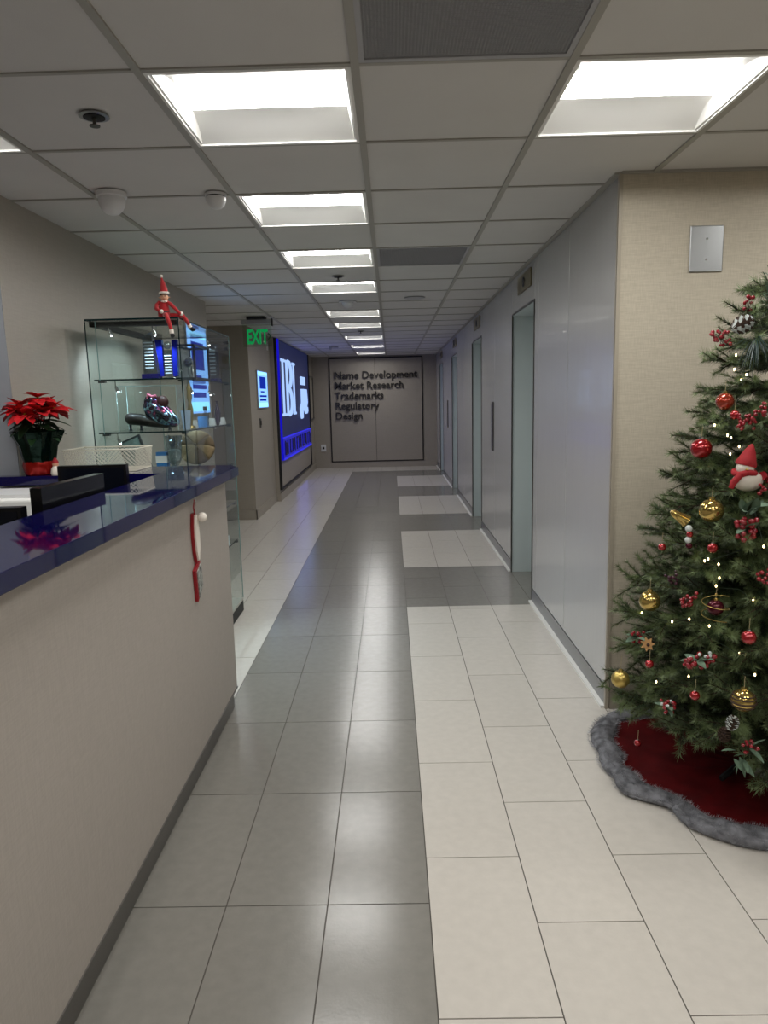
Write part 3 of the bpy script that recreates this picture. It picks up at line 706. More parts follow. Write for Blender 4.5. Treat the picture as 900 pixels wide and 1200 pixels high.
q.build('polished_edge', mat('acrylic_edge', 'a9c0c0', .2), t)
t = thing('gilded_figure', 'slim pale gold upright statuette at the near corner of the middle shelf', 'statuette', (-1.165, 4.13, z0))
M_gold = mat('pale_gold', 'a08a52', 0.35, metal=.7)
MB().lathe([(.022, 0), (.02, .012), (.008, .018), (.012, .06), (.018, .11), (.010, .15), (.016, .18), (.011, .21), (.013, .235), (.002, .26)], (-1.165, 4.13, z0), 14, wob=lambda a, z: 1+.2*math.sin(2*a+z*30)).build('figure', M_gold, t, smooth=50)
t = thing('frosted_cup', 'pale blue frosted glass cup on the middle shelf beside the statuette', 'cup', (-1.155, 4.0, z0))
MB().lathe([(.020, 0), (.024, .05), (.028, .105), (.025, .105), (.021, .05), (.017, .006), (.001, .006)], (-1.155, 4.0, z0), 18).build('bowl', mat('frosted_blue', '9fb2cc', .35), t, smooth=40)
t = thing('blue_bottle', 'small clear bottle with black cap behind a blue box on the middle shelf', 'bottle', (-1.155, 4.42, z0))
MB().box(-1.182, -1.128, 4.34, 4.38, z0, z0+.062).build('blue_box', mat('blue_box', '2f6ea8', .4), t)
MB().lathe([(.020, 0), (.021, .07), (.008, .085), (.008, .095)], (-1.155, 4.42, z0), 16).build('glass_body', M_crys, t, smooth=40)
MB().lathe([(.012, .096), (.012, .122)], (-1.155, 4.42, z0), 14).build('cap', M_blackm, t)
t = thing('purple_bottle', 'slender dark purple bottle vase at the far end of the middle shelf', 'vase', (-1.13, 4.62, z0))
MB().lathe([(.010, 0), (.019, .03), (.022, .075), (.014, .115), (.006, .135), (.006, .15), (.010, .155)], (-1.13, 4.62, z0), 18).build('body', mat('purple_glaze', '2c2040', .15, coat=.8), t, smooth=40)
cardm = mat('white_card', 'dfe2e4', .6)
for i, (x, y, lb) in enumerate(((-1.165, 4.2, 'nearest of three folded white name cards along the middle shelf edge'), (-1.15, 4.57, 'folded white name card before the purple vase'), (-1.12, 4.72, 'farthest of three folded white name cards on the middle shelf'))):
    q = MB(); q.hexa([(x-.022, y-.018, z0), (x+.018, y-.018, z0), (x+.018, y-.016, z0), (x-.022, y-.016, z0)], [(x-.026, y, z0+.045), (x+.014, y, z0+.045), (x+.014, y+.002, z0+.045), (x-.026, y+.002, z0+.045)])
    q.hexa([(x-.022, y+.018, z0), (x+.018, y+.018, z0), (x+.018, y+.02, z0), (x-.022, y+.02, z0)], [(x-.026, y, z0+.045), (x+.014, y, z0+.045), (x+.014, y+.002, z0+.045), (x-.026, y+.002, z0+.045)])
    one('name_card', q, cardm, lb, 'card', 'name cards on the middle shelf', loc=(x, y, z0))

z0 = 1.0708
t = thing('tan_cap', 'tan plaid flat cap with radiating seams on the shelf behind the counter end', 'cap', (-1.19, 4.25, z0+.1))
# crown: a soft disc facing the camera, eight panels
M_plaid = [mat('tan_plaid_%s' % s, h, .85, var=.12, vscale=90, bump=.5, bscale=200) for s, h in (('light', '77674a'), ('dark', '51442f'))]
cc = Vector((-1.175, 4.25, z0+.155)); Rc = Matrix.Rotation(math.radians(64), 3, 'X') @ Matrix.Rotation(.1, 3, 'Y')
for s in range(8):
    m8 = MB(); vs = []; na, nr = 5, 6
    for i in range(nr+1):
        for j in range(na+1):
            a = 2*PI*(s+(j/na)*.985)/8; r = .105*math.sin(PI/2*i/nr)**.9; zz_ = .045*math.cos(PI/2*(i/nr)**1.1)+.004*math.sin(PI*j/na)*(i/nr)
            vs.append(Rc @ Vector((r*math.cos(a), r*math.sin(a), zz_))+cc)
    m8.add(vs, [(i*(na+1)+j, i*(na+1)+j+1, (i+1)*(na+1)+j+1, (i+1)*(na+1)+j) for i in range(nr) for j in range(na)])
    o = m8.build('crown_panel', M_plaid[(s % 3 == 0)], t, smooth=0)
    sd = o.modifiers.new('thickness', 'SOLIDIFY'); sd.thickness = .003
MB().ball(Rc @ Vector((0, 0, .048))+cc, .008, 10, 6).build('button', M_plaid[1], t, smooth=50)
MB().tube([(cc+Rc @ Vector((.10*math.cos(a), .10*math.sin(a), -.006))) for a in [2*PI*i/24 for i in range(24)]], .007, 6, closed=True).build('band', M_plaid[1], t, smooth=50)
one('cap_stand', MB().lathe([(.05, 0), (.05, .006), (.008, .012), (.008, .10)], (-1.175, 4.29, z0), 14), M_crys, 'clear stand holding up the tan plaid cap', 'stand', smooth=40, loc=(-1.175, 4.29, z0))
t = thing('glass_bowl_lamp', 'clear flared glass goblet holding white beads on the shelf behind the counter', 'goblet', (-1.235, 4.0, z0))
MB().lathe([(.036, 0), (.034, .008), (.010, .02), (.012, .06), (.036, .10), (.044, .16), (.047, .24), (.044, .24), (.040, .16), (.032, .105), (.008, .07)], (-1.235, 4.0, z0), 24).build('bowl', M_crys, t, smooth=40)
MB().lathe([(.025, .10), (.034, .12), (.036, .155), (.02, .165)], (-1.235, 4.0, z0), 18, wob=lambda a, z: 1+.06*math.sin(9*a+z*300)).build('bead_filling', mat('white_beads', 'c9d3cf', .4, bump=1, bscale=120), t, smooth=40)
t = thing('blue_leaflet_box', 'small blue and white box beside the wire tray, behind the cabinet glass', 'box', (-1.305, 4.0, z0))
o = MB().box(-1.335, -1.275, 3.98, 4.03, z0, z0+.15).build('box_body', mat('leaflet_blue', '2f6fae', .4), t)
MB().box(-1.337, -1.273, 3.978, 4.032, z0+.09, z0+.13).build('white_band', cardm, t)
t = thing('tilted_frame', 'tilted black edged picture frame on the shelf behind the wire tray', 'picture frame', (-1.48, 4.1, z0))
Rf = Matrix.Translation((-1.50, 4.12, z0+.115)) @ Matrix.Rotation(math.radians(-22), 4, 'Y') @ Matrix.Rotation(math.radians(-10), 4, 'X')
MB().box(-.07, .07, -.008, .008, -.105, .115, Rf).build('frame', M_blackm, t)
MB().box(-.058, .058, -.010, -.0085, -.093, .103, Rf).build('picture', mat('grey_green_picture', '54645f', .4, var=.3, vscale=20), t)
t = thing('white_display_card', 'white card with a black mark on the shelf halfway down the cabinet', 'card', (-1.125, 4.7, .53))
MB().box(-1.15, -1.112, 4.68, 4.684, .531, .60).build('sheet', cardm, t)
MB().box(-1.145, -1.125, 4.678, 4.6795, .56, .575).build('black_mark', M_blackm, t)
MB().box(-1.15, -1.112, 4.684, 4.72, .531, .535).build('foot', cardm, t)

# ------------------------------------------------------------------ doll sitting on the cabinet
M_suit = mat('red_plush', 'ac0f18', 0.8, var=.1, vscale=80, bump=.5, bscale=200, sheen=.4)
t = thing('elf_doll', 'red suited doll with a pointed white trimmed hat sitting on the cabinet corner', 'doll', (-1.185, 3.83, CZ+.001))
zc = CZ+.004
MB().lathe([(.016, 0), (.027, .006), (.028, .03), (.024, .06), (.020, .078), (.008, .088)], (-1.187, 3.835, zc), 16, Matrix.Diagonal((1.15, .8, 1))).build('torso', M_suit, t, smooth=60)
MB().tube([(-1.187+.0285*math.cos(a), 3.835+.020*math.sin(a), zc+.028) for a in [2*PI*i/18 for i in range(18)]], .004, 6, closed=True).build('belt', M_blackm, t, smooth=60)
MB().tube([(-1.178, 3.825, zc+.012), (-1.165, 3.785, zc+.010), (-1.15, 3.752, zc+.002), (-1.137, 3.748, zc-.035), (-1.129, 3.75, zc-.070)], [.014, .0125, .012, .0105, .009], 10).build('leg', M_suit, t, smooth=60)
MB().tube([(-1.17, 3.845, zc+.012), (-1.135, 3.85, zc+.013), (-1.094, 3.86, zc+.010), (-1.082, 3.885, zc-.015), (-1.078, 3.90, zc-.03)], [.014, .0125, .012, .0105, .009], 10).build('leg', M_suit, t, smooth=60)
for a, b in (((-1.129, 3.75, zc-.070), (-1.127, 3.75, zc-.090)), ((-1.078, 3.90, zc-.03), (-1.073, 3.908, zc-.045))):
    MB().tube([a, b], .0115, 10).build('white_cuff', M_pom, t, smooth=50)
MB().tube([(-1.127, 3.753, zc-.093), (-1.122, 3.742, zc-.102), (-1.112, 3.728, zc-.104)], [.010, .011, .006], 8).build('boot', M_blackm, t, smooth=60)
MB().tube([(-1.072, 3.908, zc-.048), (-1.060, 3.905, zc-.057), (-1.045, 3.90, zc-.058)], [.010, .011, .006], 8).build('boot', M_blackm, t, smooth=60)
MB().tube([(-1.204, 3.83, zc+.080), (-1.216, 3.815, zc+.062), (-1.214, 3.80, zc+.042), (-1.196, 3.79, zc+.030), (-1.188, 3.787, zc+.026)], [.010, .0115, .0105, .009, .008], 10).build('arm', M_suit, t, smooth=60)
MB().tube([(-1.168, 3.83, zc+.080), (-1.148, 3.828, zc+.068), (-1.125, 3.832, zc+.045), (-1.108, 3.838, zc+.024), (-1.10, 3.842, zc+.019)], [.010, .011, .0095, .009, .008], 10).build('arm', M_suit, t, smooth=60)
for q in ((-1.183, 3.783, zc+.026), (-1.098, 3.845, zc+.020)):
    MB().ball(q, .011, 10, 7).build('mitten', M_pom, t, smooth=60)
hd = MB().ball((-1.175, 3.822, zc+.103), .0205, 18, 12, sc=(.98, .95, 1.08)).build('head', M_skin, t, smooth=60)
MB().ball((-1.172, 3.8015, zc+.100), .0028, 8, 6).build('nose', M_skin, hd, smooth=60)
for s in (-1, 1):
    MB().ball((-1.173+s*.0075, 3.8035, zc+.107), .0028, 8, 6).build('eye', M_blackm, hd, smooth=60)
    MB().lathe([(.005, 0), (.0035, .006), (.0008, .013)], (-1.175+s*.019, 3.822, zc+.102), 8, Matrix.Rotation(s*PI/2, 3, 'Y')).build('ear', M_skin, hd, smooth=60)
MB().tube([(-1.178, 3.804, zc+.0935), (-1.1725, 3.8025, zc+.0915), (-1.167, 3.804, zc+.0935)], .0012, 6).build('mouth', M_rim, hd)
MB().lathe([(.0205, .003), (.0212, .008), (.018, .014)], (-1.175, 3.823, zc+.110), 16).build('hair', mat('dark_hair', '1a0f0a', .6), hd, smooth=60)
MB().lathe([(.006, 0), (.019, .003), (.016, .009), (.006, .011)], (-1.175, 3.824, zc+.076), 16, wob=lambda a, z: 1+.25*math.sin(5*a)).build('collar', M_pom, t, smooth=50)
MB().tube([(-1.176+.0215*math.cos(a), 3.824+.0215*math.sin(a), zc+.124) for a in [2*PI*i/20 for i in range(20)]], .0065, 8, closed=True).build('hat_trim', M_pom, t, smooth=60)
MB().tube([(-1.176, 3.825, zc+.124), (-1.178, 3.828, zc+.150), (-1.183, 3.834, zc+.180), (-1.188, 3.84, zc+.204)], [.0215, .018, .011, .004], 14).build('hat', M_suit, t, smooth=60)
MB().ball((-1.190, 3.842, zc+.212), .0095, 12, 8).build('hat_pompom', M_pom, t, smooth=60)

# ------------------------------------------------------------------ ceiling devices
def ceiling_lathe(name, parts, label, cat, x, y, group=None):
    t = thing(name, label, cat, (x, y, H), group)
    for pn, prof, m_, sm in parts: MB().lathe(prof, (x, y, H-.001), 28, Matrix.Diagonal((1, 1, -1))).build(pn, m_, t, smooth=sm)
    return t
dome = lambda r, h: [(r, 0), (r*1.02, h*.15), (r*.97, h*.38), (r*.80, h*.68), (r*.52, h*.90), (r*.2, h*.99), (.001, h)]
ceiling_lathe('dome_camera', [('base', [(.066, 0), (.066, .018), (.060, .022)], M_plastic, 40), ('dome', [(r, z+.022) for r, z in dome(.056, .072)], M_plastic, 60)], 'larger white dome on the ceiling left of the sprinkler, over the glass cabinet', 'security camera', -1.207, 3.27)
ceiling_lathe('smoke_detector', [('base', [(.048, 0), (.048, .010)], M_plastic, 40), ('dark_gap', [(.040, .010), (.040, .015)], M_blackm, 40), ('head', [(r, z+.015) for r, z in dome(.044, .05)], M_plastic, 60)], 'smaller white round smoke detector between the big dome and the row of troffers', 'smoke detector', -.761, 3.33)
ceiling_lathe('smoke_detector', [('base', [(.085, 0), (.085, .006)], M_plastic, 40), ('head', [(r, z+.006) for r, z in dome(.055, .05)], M_plastic, 60)], 'white smoke detector on a round plate between the fourth and fifth troffers', 'smoke detector', -.39, 6.95)
for x, y, lb in ((-.934, 2.434, 'black recessed sprinkler head nearest the camera, upper left ceiling tile'), (-.377, 5.54, 'black sprinkler head between the third and fourth lit troffers'), (-.39, 9.9, 'black sprinkler head between the sixth and seventh lit troffers')):
    t = ceiling_lathe('sprinkler_head', [('ring', [(.046, 0), (.048, .004), (.030, .006)], M_steel, 40), ('cup', [(.034, .0055), (.034, .0075), (.012, .009)], M_blackm, 40), ('deflector', [(.006, .008), (.006, .028), (.017, .030), (.016, .033)], M_doorframe, 40)], lb, 'sprinkler', x, y, 'sprinkler heads in the corridor ceiling')
ceiling_lathe('ceiling_speaker', [('rim', [(.095, 0), (.097, .004), (.088, .006)], M_vent, 40), ('cover', [(.087, .0055), (.05, .007), (.001, .0075)], M_vent, 60)], 'flat round grey disc flush in the ceiling right of the troffer row', 'speaker', .243, 6.80)
t = thing('ceiling_sensor', 'small grey angular bracket on the ceiling near the lettered far wall', 'sensor', (-.95, 12.6, H))
MB().box(-1.05, -.90, 12.55, 12.70, H-.02, H-.002).box(-1.05, -1.02, 12.55, 12.70, H-.06, H-.02).build('bracket', M_vent, t)

# EXIT sign, edge lit acrylic panel
M_exit = emission('exit_green', '149c52', .62); M_acr = pane_glass('exit_acrylic', 'f0f8f2', .05, .03)
t = thing('exit_sign', 'green lettered EXIT sign on clear acrylic hanging from the ceiling by the pillar', 'exit sign', (-1.45, 8.0, H))
MB().box(-1.56, -1.36, 7.93, 8.07, H-.028, H-.001).build('canopy', M_blackm, t)
o = MB().box(-1.63, -1.29, 7.975, 8.025, H-.075, H-.029).build('housing', M_vent, t)
MB().box(-1.295, -1.285, 7.97, 8.03, H-.10, H-.02).build('end_cap', M_blackm, t)
MB().box(-1.62, -1.30, 7.996, 8.004, 2.09, H-.076).build('acrylic_panel', M_acr, t)
ls, wd = letters('EXIT', .30, .001, .010); sc_ = .235/wd
for ch, vs, fs in ls:
    MB().add([(-1.575+v.x*sc_, 7.990+v.z, 2.125+v.y*sc_*1.9) for v in vs], fs).build('letter', M_exit, t)
MB().tube([(-1.312, 7.99, 2.20), (-1.338, 7.99, 2.165)], .006, 6).tube([(-1.312, 7.99, 2.20), (-1.335, 7.99, 2.235)], .006, 6).build('arrow', mat('exit_dim', '1f5a38', .5), t)

# ------------------------------------------------------------------ backlit posters on the left walls
M_pbright = emission('poster_light', '7fb4ff', 1.5); M_pcyan = emission('poster_cyan', '8fe0ff', 1.6); M_pdark = emission('poster_blue', '1a34b0', .8)
def poster(label, x, ya, yb, za, zb):
    t = thing('backlit_poster', label, 'poster', (x, (ya+yb)/2, (za+zb)/2), 'backlit blue posters on the left walls')
    MB().box(x, x+.02, ya, yb, za, zb).build('frame', M_steel, t)
    MB().box(x+.0201, x+.0215, ya+.012, yb-.012, za+.012, zb-.012).build('lit_sheet', M_pbright, t)
    h = zb-za; w = yb-ya
    for u0, u1, v0, v1 in ((.18, .80, .52, .84), (.15, .85, .30, .35), (.15, .80, .20, .26), (.25, .62, .42, .46)): MB().box(x+.0216, x+.0222, ya+w*u0, ya+w*u1, za+h*v0, za+h*v1).build('printed_block', M_pdark, t)
    for a_, b_ in ((.04, .15), (.89, .96)): MB().box(x+.0216, x+.0220, ya+.03, yb-.03, za+h*a_, za+h*b_).build('printed_band', M_pcyan, t)
poster('tall backlit blue poster seen through the right side of the glass cabinet', -1.6998, 5.98, 6.62, 1.39, 2.13)
poster('backlit light blue poster on the grey pillar below the EXIT sign', -1.7498, 9.33, 10.07, 1.40, 1.90)
t = thing('card_reader', 'small pale upright strip on the pillar above the lit poster', 'card reader', (-1.745, 10.28, 2.3)); MB().box(-1.7498, -1.735, 10.25, 10.31, 2.21, 2.33).build('housing', M_plastic, t); MB().box(-1.735, -1.733, 10.26, 10.30, 2.30, 2.32).build('indicator', M_steel, t)
t = thing('wall_switch', 'small dark upright switch on the pillar below the lit poster', 'switch', (-1.745, 9.48, 1.2)); MB().box(-1.7498, -1.738, 9.44, 9.52, 1.15, 1.27).build('plate', M_doorframe, t); MB().box(-1.738, -1.732, 9.465, 9.495, 1.18, 1.24).build('rocker', M_blackm, t)

# big blue illuminated sign
SX = -1.69
t = thing('illuminated_sign', 'large navy backlit wall sign with tall white glowing letters and a blue lower band', 'sign', (SX, 12.6, 1.5))
fr_ = MB().box(SX, SX+.035, 10.50, 10.56, .17, H-.01).box(SX, SX+.035, 14.60, 14.64, .17, H-.01).box(SX, SX+.035, 10.56, 14.60, .17, .19)
fr_.build('black_frame', M_blackm, t)
M_signnavy = mat('sign_navy', '171c44', .55, var=.2, vscale=2, emit=.26, ecol='2a3468')
MB().box(SX, SX+.025, 10.72, 14.52, .93, 2.40).build('upper_panel', M_signnavy, t)
MB().box(SX, SX+.012, 10.57, 14.59, .195, .60).build('lower_panel', M_farwall, t)
MB().box(SX, SX+.045, 10.66, 10.72, .60, 2.40).build('glowing_edge', emission('blue_edge', '1c18d0', .7), t)
MB().box(SX, SX+.05, 10.72, 14.45, .60, .925).build('lower_band', mat('sign_blue', '0c1290', .3, emit=.55, ecol='1818c0'), t)
M_glowb = emission('blue_glow', '3a38e8', .9)
MB().box(SX+.02, SX+.058, 10.72, 14.45, .598, .625).box(SX+.02, SX+.058, 10.72, 14.45, .925, .938).build('glowing_strip', M_glowb, t)
M_gw = emission('letter_white', 'a6c6ff', 1.05)
def serif(q, y0, y1, z0, z1, kind):
    x0, x1 = SX+.027, SX+.045; w = y1-y0; sw = w*.22
    if kind == 'I':
        m_ = (y0+y1)/2; q.box(x0, x1, m_-sw*.5, m_+sw*.5, z0, z1).box(x0, x1, y0+w*.15, y1-w*.15, z0, z0+.04).box(x0, x1, y0+w*.15, y1-w*.15, z1-.04, z1)
    else:
        q.box(x0, x1, y0+w*.12, y0+w*.12+sw, z0, z1).box(x0, x1, y0, y0+w*.5, z0, z0+.035).box(x0, x1, y0, y0+w*.5, z1-.035, z1)
        for a, b in ((z0, (z0+z1)/2), ((z0+z1)/2, z1)):
            pts = []
            for i in range(13):
                an = -PI/2+PI*i/12; pts.append(((x0+x1)/2, y0+w*.42+w*.42*math.cos(an), (a+b)/2+(b-a)/2*.94*math.sin(an)))
            q.tube(pts, .035, 6)
for y0, y1, kd in ((10.85, 11.28, 'I'), (11.32, 12.02, 'B'), (12.06, 12.50, 'I')):
    q = MB(); serif(q, y0, y1, 1.26, 2.13, kd); q.build('letter', M_gw, t)
q = MB(); q.box(SX+.027, SX+.045, 13.2, 13.45, 1.78, 1.93).box(SX+.027, SX+.045, 13.55, 13.85, 1.78, 1.93)
q.tube([(SX+.036, 13.15, 1.18), (SX+.036, 13.05, 1.32), (SX+.036, 13.28, 1.42), (SX+.036, 13.30, 1.70)], [.04, .06, .07, .06], 6)
q.tube([(SX+.036, 13.75, 1.70), (SX+.036, 13.78, 1.45), (SX+.036, 13.60, 1.34), (SX+.036, 13.85, 1.28), (SX+.036, 14.0, 1.35)], [.05, .06, .06, .05, .03], 6)
q.build('emblem', M_gw, t, smooth=50)
M_dbl = mat('dark_blue_letters', '0a0c48', .2)
for i in range(13):
    q = MB(); y = 10.86+i*.27; q.box(SX+.051, SX+.062, y, y+.05, .665, .885)
    if i % 3 != 1: q.box(SX+.051, SX+.062, y+.05, y+.17, .855 if i % 2 else .665, .885 if i % 2 else .695)
    if i % 3 == 0: q.box(SX+.051, SX+.062, y+.13, y+.18, .6951, .8549)
    q.build('letter', M_dbl, t)
l = bpy.data.lights.new('sign_glow', 'AREA'); l.shape = 'RECTANGLE'; l.size = 3.7; l.size_y = 1.6; l.energy = 5.5; l.color = (.2, .2, 1)
lo = bpy.data.objects.new('sign_glow', l); COL.objects.link(lo); lo.location = (SX+.07, 12.6, 1.5); lo.rotation_euler = Vector((1, 0, 0)).to_track_quat('-Z', 'Z').to_euler()

t = thing('wall_screen', 'thin dark framed panel on the left wall beyond the blue sign', 'frame', (-1.68, 15.0, 1.5))
fr_ = MB()
for a in ((14.75, 15.40, 1.96, 1.99), (14.75, 15.40, 1.08, 1.11), (14.75, 14.78, 1.11, 1.96), (15.37, 15.40, 1.11, 1.96)): fr_.box(SX, SX+.03, *a)
fr_.build('frame', M_doorframe, t); MB().box(SX, SX+.01, 14.78, 15.37, 1.11, 1.96).build('panel', M_farwall, t)
t = thing('wall_outlet', 'small white wall outlet at the left foot of the lettered far wall', 'outlet', (-1.50, 15.59, .45)); MB().box(-1.56, -1.45, 15.585, 15.5995, .37, .52).build('plate', M_plastic, t); MB().box(-1.525, -1.485, 15.58, 15.585, .42, .47).build('socket', M_blackm, t)

# lettering on the far wall: one line, one thing
LN = ['Name Development', 'Market Research', 'Trademarks', 'Regulatory', 'Design']
refw = letters(LN[0], 1.0, 0, .012)[1]; S_ = 1.80/refw
LNl = ['top line', 'second line', 'third line', 'fourth line', 'bottom line']
for i, ln in enumerate(LN):
    zb = 1.935-i*.2175
    t = thing('wall_lettering', '%s of dark metal letters on the far wall, reading %s' % (LNl[i], ln), 'lettering', (-1.22, 15.565, zb), 'raised dark lettering on the far wall')
    for ch, vs, fs in letters(ln, 1.0, .10, .012)[0]:
        MB().add([(-1.215+v.x*S_, 15.548+v.z*S_*.9, zb+v.y*S_) for v in vs], fs).build('letter', M_bluetxt, t)

# ------------------------------------------------------------------ Christmas tree
TC = Vector((1.45, 2.62, 0))
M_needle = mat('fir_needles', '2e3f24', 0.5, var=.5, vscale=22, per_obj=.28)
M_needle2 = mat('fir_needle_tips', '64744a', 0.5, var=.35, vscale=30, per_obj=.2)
M_twig = mat('twig_brown', '3a2a1c', .8)
tree = thing('christmas_tree', 'full green artificial Christmas tree with wide lower branches against the linen wall', 'christmas tree', TC)
MB().tube([TC+Vector((0, 0, .10)), TC+Vector((0, 0, 1.2)), TC+Vector((0, 0, 1.88))], [.025, .02, .008], 10).build('trunk', M_twig, tree, smooth=50)
st = MB()
for i in range(4):
    a = i*PI/2+.5; st.tube([TC+Vector((0, 0, .12)), TC+Vector((.26*math.cos(a), .26*math.sin(a), .035))], .011, 6)
st.build('stand', M_blackm, tree)
prof = [(0.10, .42), (.2, .50), (.35, .545), (.5, .545), (.62, .52), (.92, .445), (1.2, .345), (1.66, .21), (1.85, .13), (2.0, .05)]
def crad(z):
    for (a, ra), (b, rb) in zip(prof, prof[1:]):
        if z <= b: return ra+(rb-ra)*(max(z, a)-a)/(b-a)
    return .05
def branch_mesh(L, seed):
    r = random.Random(seed); v = []; f = []; mi = []
    def seg_needles(p, q, start, dens, nl, tipness):
        p, q = Vector(p), Vector(q); d = (q-p); ln = d.length; d.normalize(); a = d.orthogonal().normalized(); b = d.cross(a)
        for i in range(int(ln*dens)):
            u = r.random(); th = r.uniform(0, 2*PI); c = p+d*ln*u
            out = a*math.cos(th)+b*math.sin(th)
            nd = (out*r.uniform(.7, 1)+d*r.uniform(.35, .95)).normalized()*nl*r.uniform(.7, 1.15)
            s_ = d.cross(out).normalized()*.0012
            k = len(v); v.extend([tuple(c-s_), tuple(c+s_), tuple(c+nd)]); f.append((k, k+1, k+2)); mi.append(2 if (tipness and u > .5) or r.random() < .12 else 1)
        k = len(v); n = 4
        for c, rr in ((p, .0028), (q, .0012)):
            for j in range(n):
                v.append(tuple(c+(a*math.cos(2*PI*j/n)+b*math.sin(2*PI*j/n))*rr))
        for j in range(n): f.append((k+j, k+(j+1) % n, k+n+(j+1) % n, k+n+j)); mi.append(0)
    curve = lambda u: Vector((L*u, 0, L*(-.16*u+.20*u*u)))
    N_ = 6
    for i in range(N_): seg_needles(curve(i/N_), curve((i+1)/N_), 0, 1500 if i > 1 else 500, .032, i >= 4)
    nt = max(6, int(L*34))
    for i in range(nt):
        u = .22+.74*i/(nt-1); p = curve(u); side = 1 if i % 2 else -1
        l = (.075+.10*L/.6)*(1.1-.55*u)*r.uniform(.8, 1.2); an = r.uniform(.55, .95)*side; el = r.uniform(-.35, .45)
        q = p+Vector((math.cos(an)*math.cos(el), math.sin(an)*math.cos(el), math.sin(el)))*l
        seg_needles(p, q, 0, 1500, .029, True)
    me = bpy.data.meshes.new('branch'); me.from_pydata(v, [], f)
    for m_ in (M_twig, M_needle, M_needle2): me.materials.append(m_)
    me.polygons.foreach_set('material_index', mi); me.update(); return me
BM = {L: [branch_mesh(L, int(L*100)+s) for s in range(3)] for L in (.60, .50, .40, .30, .20, .13)}
rt = random.Random(11); nb = 0
z = .20
levels = []
while z < 1.84:
    R = crad(z); levels.append((z, R)); z += .068
for li, (z, R) in enumerate(levels):
    n = max(6, int(R*20+3)); a0 = li*1.3
    for i in range(n):
        a = a0+2*PI*i/n+rt.uniform(-.12, .12); Lw = R*rt.uniform(.86, 1.06)+.02
        # keep tips off the wall behind
        if math.sin(a) > .3: Lw = min(Lw, (3.09-TC.y)/math.sin(a)-.03)
        if nb > 290: break
        L = min(BM, key=lambda q: abs(q-Lw)); me = BM[L][rt.randrange(3)]
        o = bpy.data.objects.new('branch', me); COL.objects.link(o); o.parent = tree; nb += 1
        s = Lw/L; o.scale = (s, s, s*rt.uniform(.8, 1.3)); o.location = (0, 0, z+.05*R/.6)
        o.rotation_euler = (rt.uniform(-.5, .5), rt.uniform(-.08, .16)-.10*(z > 1.5), a)
for i in range(3):
    o = bpy.data.objects.new('branch', BM[.20][i]); COL.objects.link(o); o.parent = tree; o.location = (0, 0, 1.74); o.rotation_euler = (0, -1.2-.15*i, 2.2*i)

# skirt
M_velvet = mat('red_velvet', '4c0205', .8, var=.3, vscale=9, bump=.5, bscale=40, spec=.15)
M_fur = mat('grey_fur', '6a6a6e', .95, var=.6, vscale=26, bump=1, bscale=90, detail=8)
SC = Vector((1.42, 2.60, 0))
outer = [(.934, 3.092), (.843, 2.864), (.81, 2.651), (.848, 2.435), (.939, 2.339), (.996, 2.221), (1.083, 2.158), (1.19, 2.097)]
po = sorted((math.atan2(y-SC.y, x-SC.x) % (2*PI), math.hypot(x-SC.x, y-SC.y)) for x, y in outer)
def orad(a):
    a %= 2*PI; r = .60
    if po[0][0] <= a <= po[-1][0]:
        for (a0, r0), (a1, r1) in zip(po, po[1:]):
            if a0 <= a <= a1: r = r0+(r1-r0)*(a-a0)/(a1-a0)
    elif a > po[-1][0]: r = po[-1][1]+(.60-po[-1][1])*min(1, (a-po[-1][0])/1.2)
    else: r = po[0][1]+(.60-po[0][1])*min(1, (po[0][0]-a)/.5)
    if math.sin(a) > .2: r = min(r, (3.175-SC.y)/math.sin(a))
    return r
t = thing('tree_skirt', 'dark red velvet tree skirt with a rumpled grey fur border on the pale tiles', 'tree skirt', SC)
m_ = MB(); na, nr = 120, 14; vs = []
for i in range(nr+1):
    for j in range(na):
        a = 2*PI*j/na; r = .07+(orad(a)-.06-.07)*i/nr
        x, y = SC.x+r*math.cos(a), SC.y+r*math.sin(a)
        h = .010+.016*noise.noise(Vector((x*6, y*6, 3)))*1.0+.010*abs(noise.noise(Vector((a*5, r*3, 0))))
        vs.append((x, y, max(.004, h)))
m_.add(vs, [(i*na+j, (i+1)*na+j, (i+1)*na+(j+1) % na, i*na+(j+1) % na) for i in range(nr) for j in range(na)])
m_.build('velvet_cloth', M_velvet, t, smooth=0)
m_ = MB(); na, n = 200, 10; vs = []; fur_pts = []
for j in range(na):
    a = 2*PI*j/na; ro = orad(a); pin = abs(math.cos(a*4.5+.4+1.1*noise.noise(Vector((a*1.3, 7, 0)))))**.35   # gathers
    wdt = .105*(.62+.38*pin)+.014*noise.noise(Vector((a*3, 1, 0))); ro += .012*math.sin(a*13+2*math.sin(a*4))-.024*(1-pin); pin = .30+.85*pin
    for k_ in range(n):
        b = 2*PI*k_/n; rr = ro-wdt/2+wdt/2*math.cos(b)
        hz = .018+.030*math.sin(b)*(.55+.6*noise.noise(Vector((a*9, b, 0)))+.25)*pin
        p_ = Vector((SC.x+rr*math.cos(a), min(SC.y+rr*math.sin(a), 3.18), max(.003, hz))); vs.append(tuple(p_))
        fur_pts.append((a, b, p_))
m_.add(vs, [(j*n+k_, ((j+1) % na)*n+k_, ((j+1) % na)*n+(k_+1) % n, j*n+(k_+1) % n) for j in range(na) for k_ in range(n)])
m_.build('fur_border', M_fur, t, smooth=0)
rf = random.Random(5); fv = []; ff = []
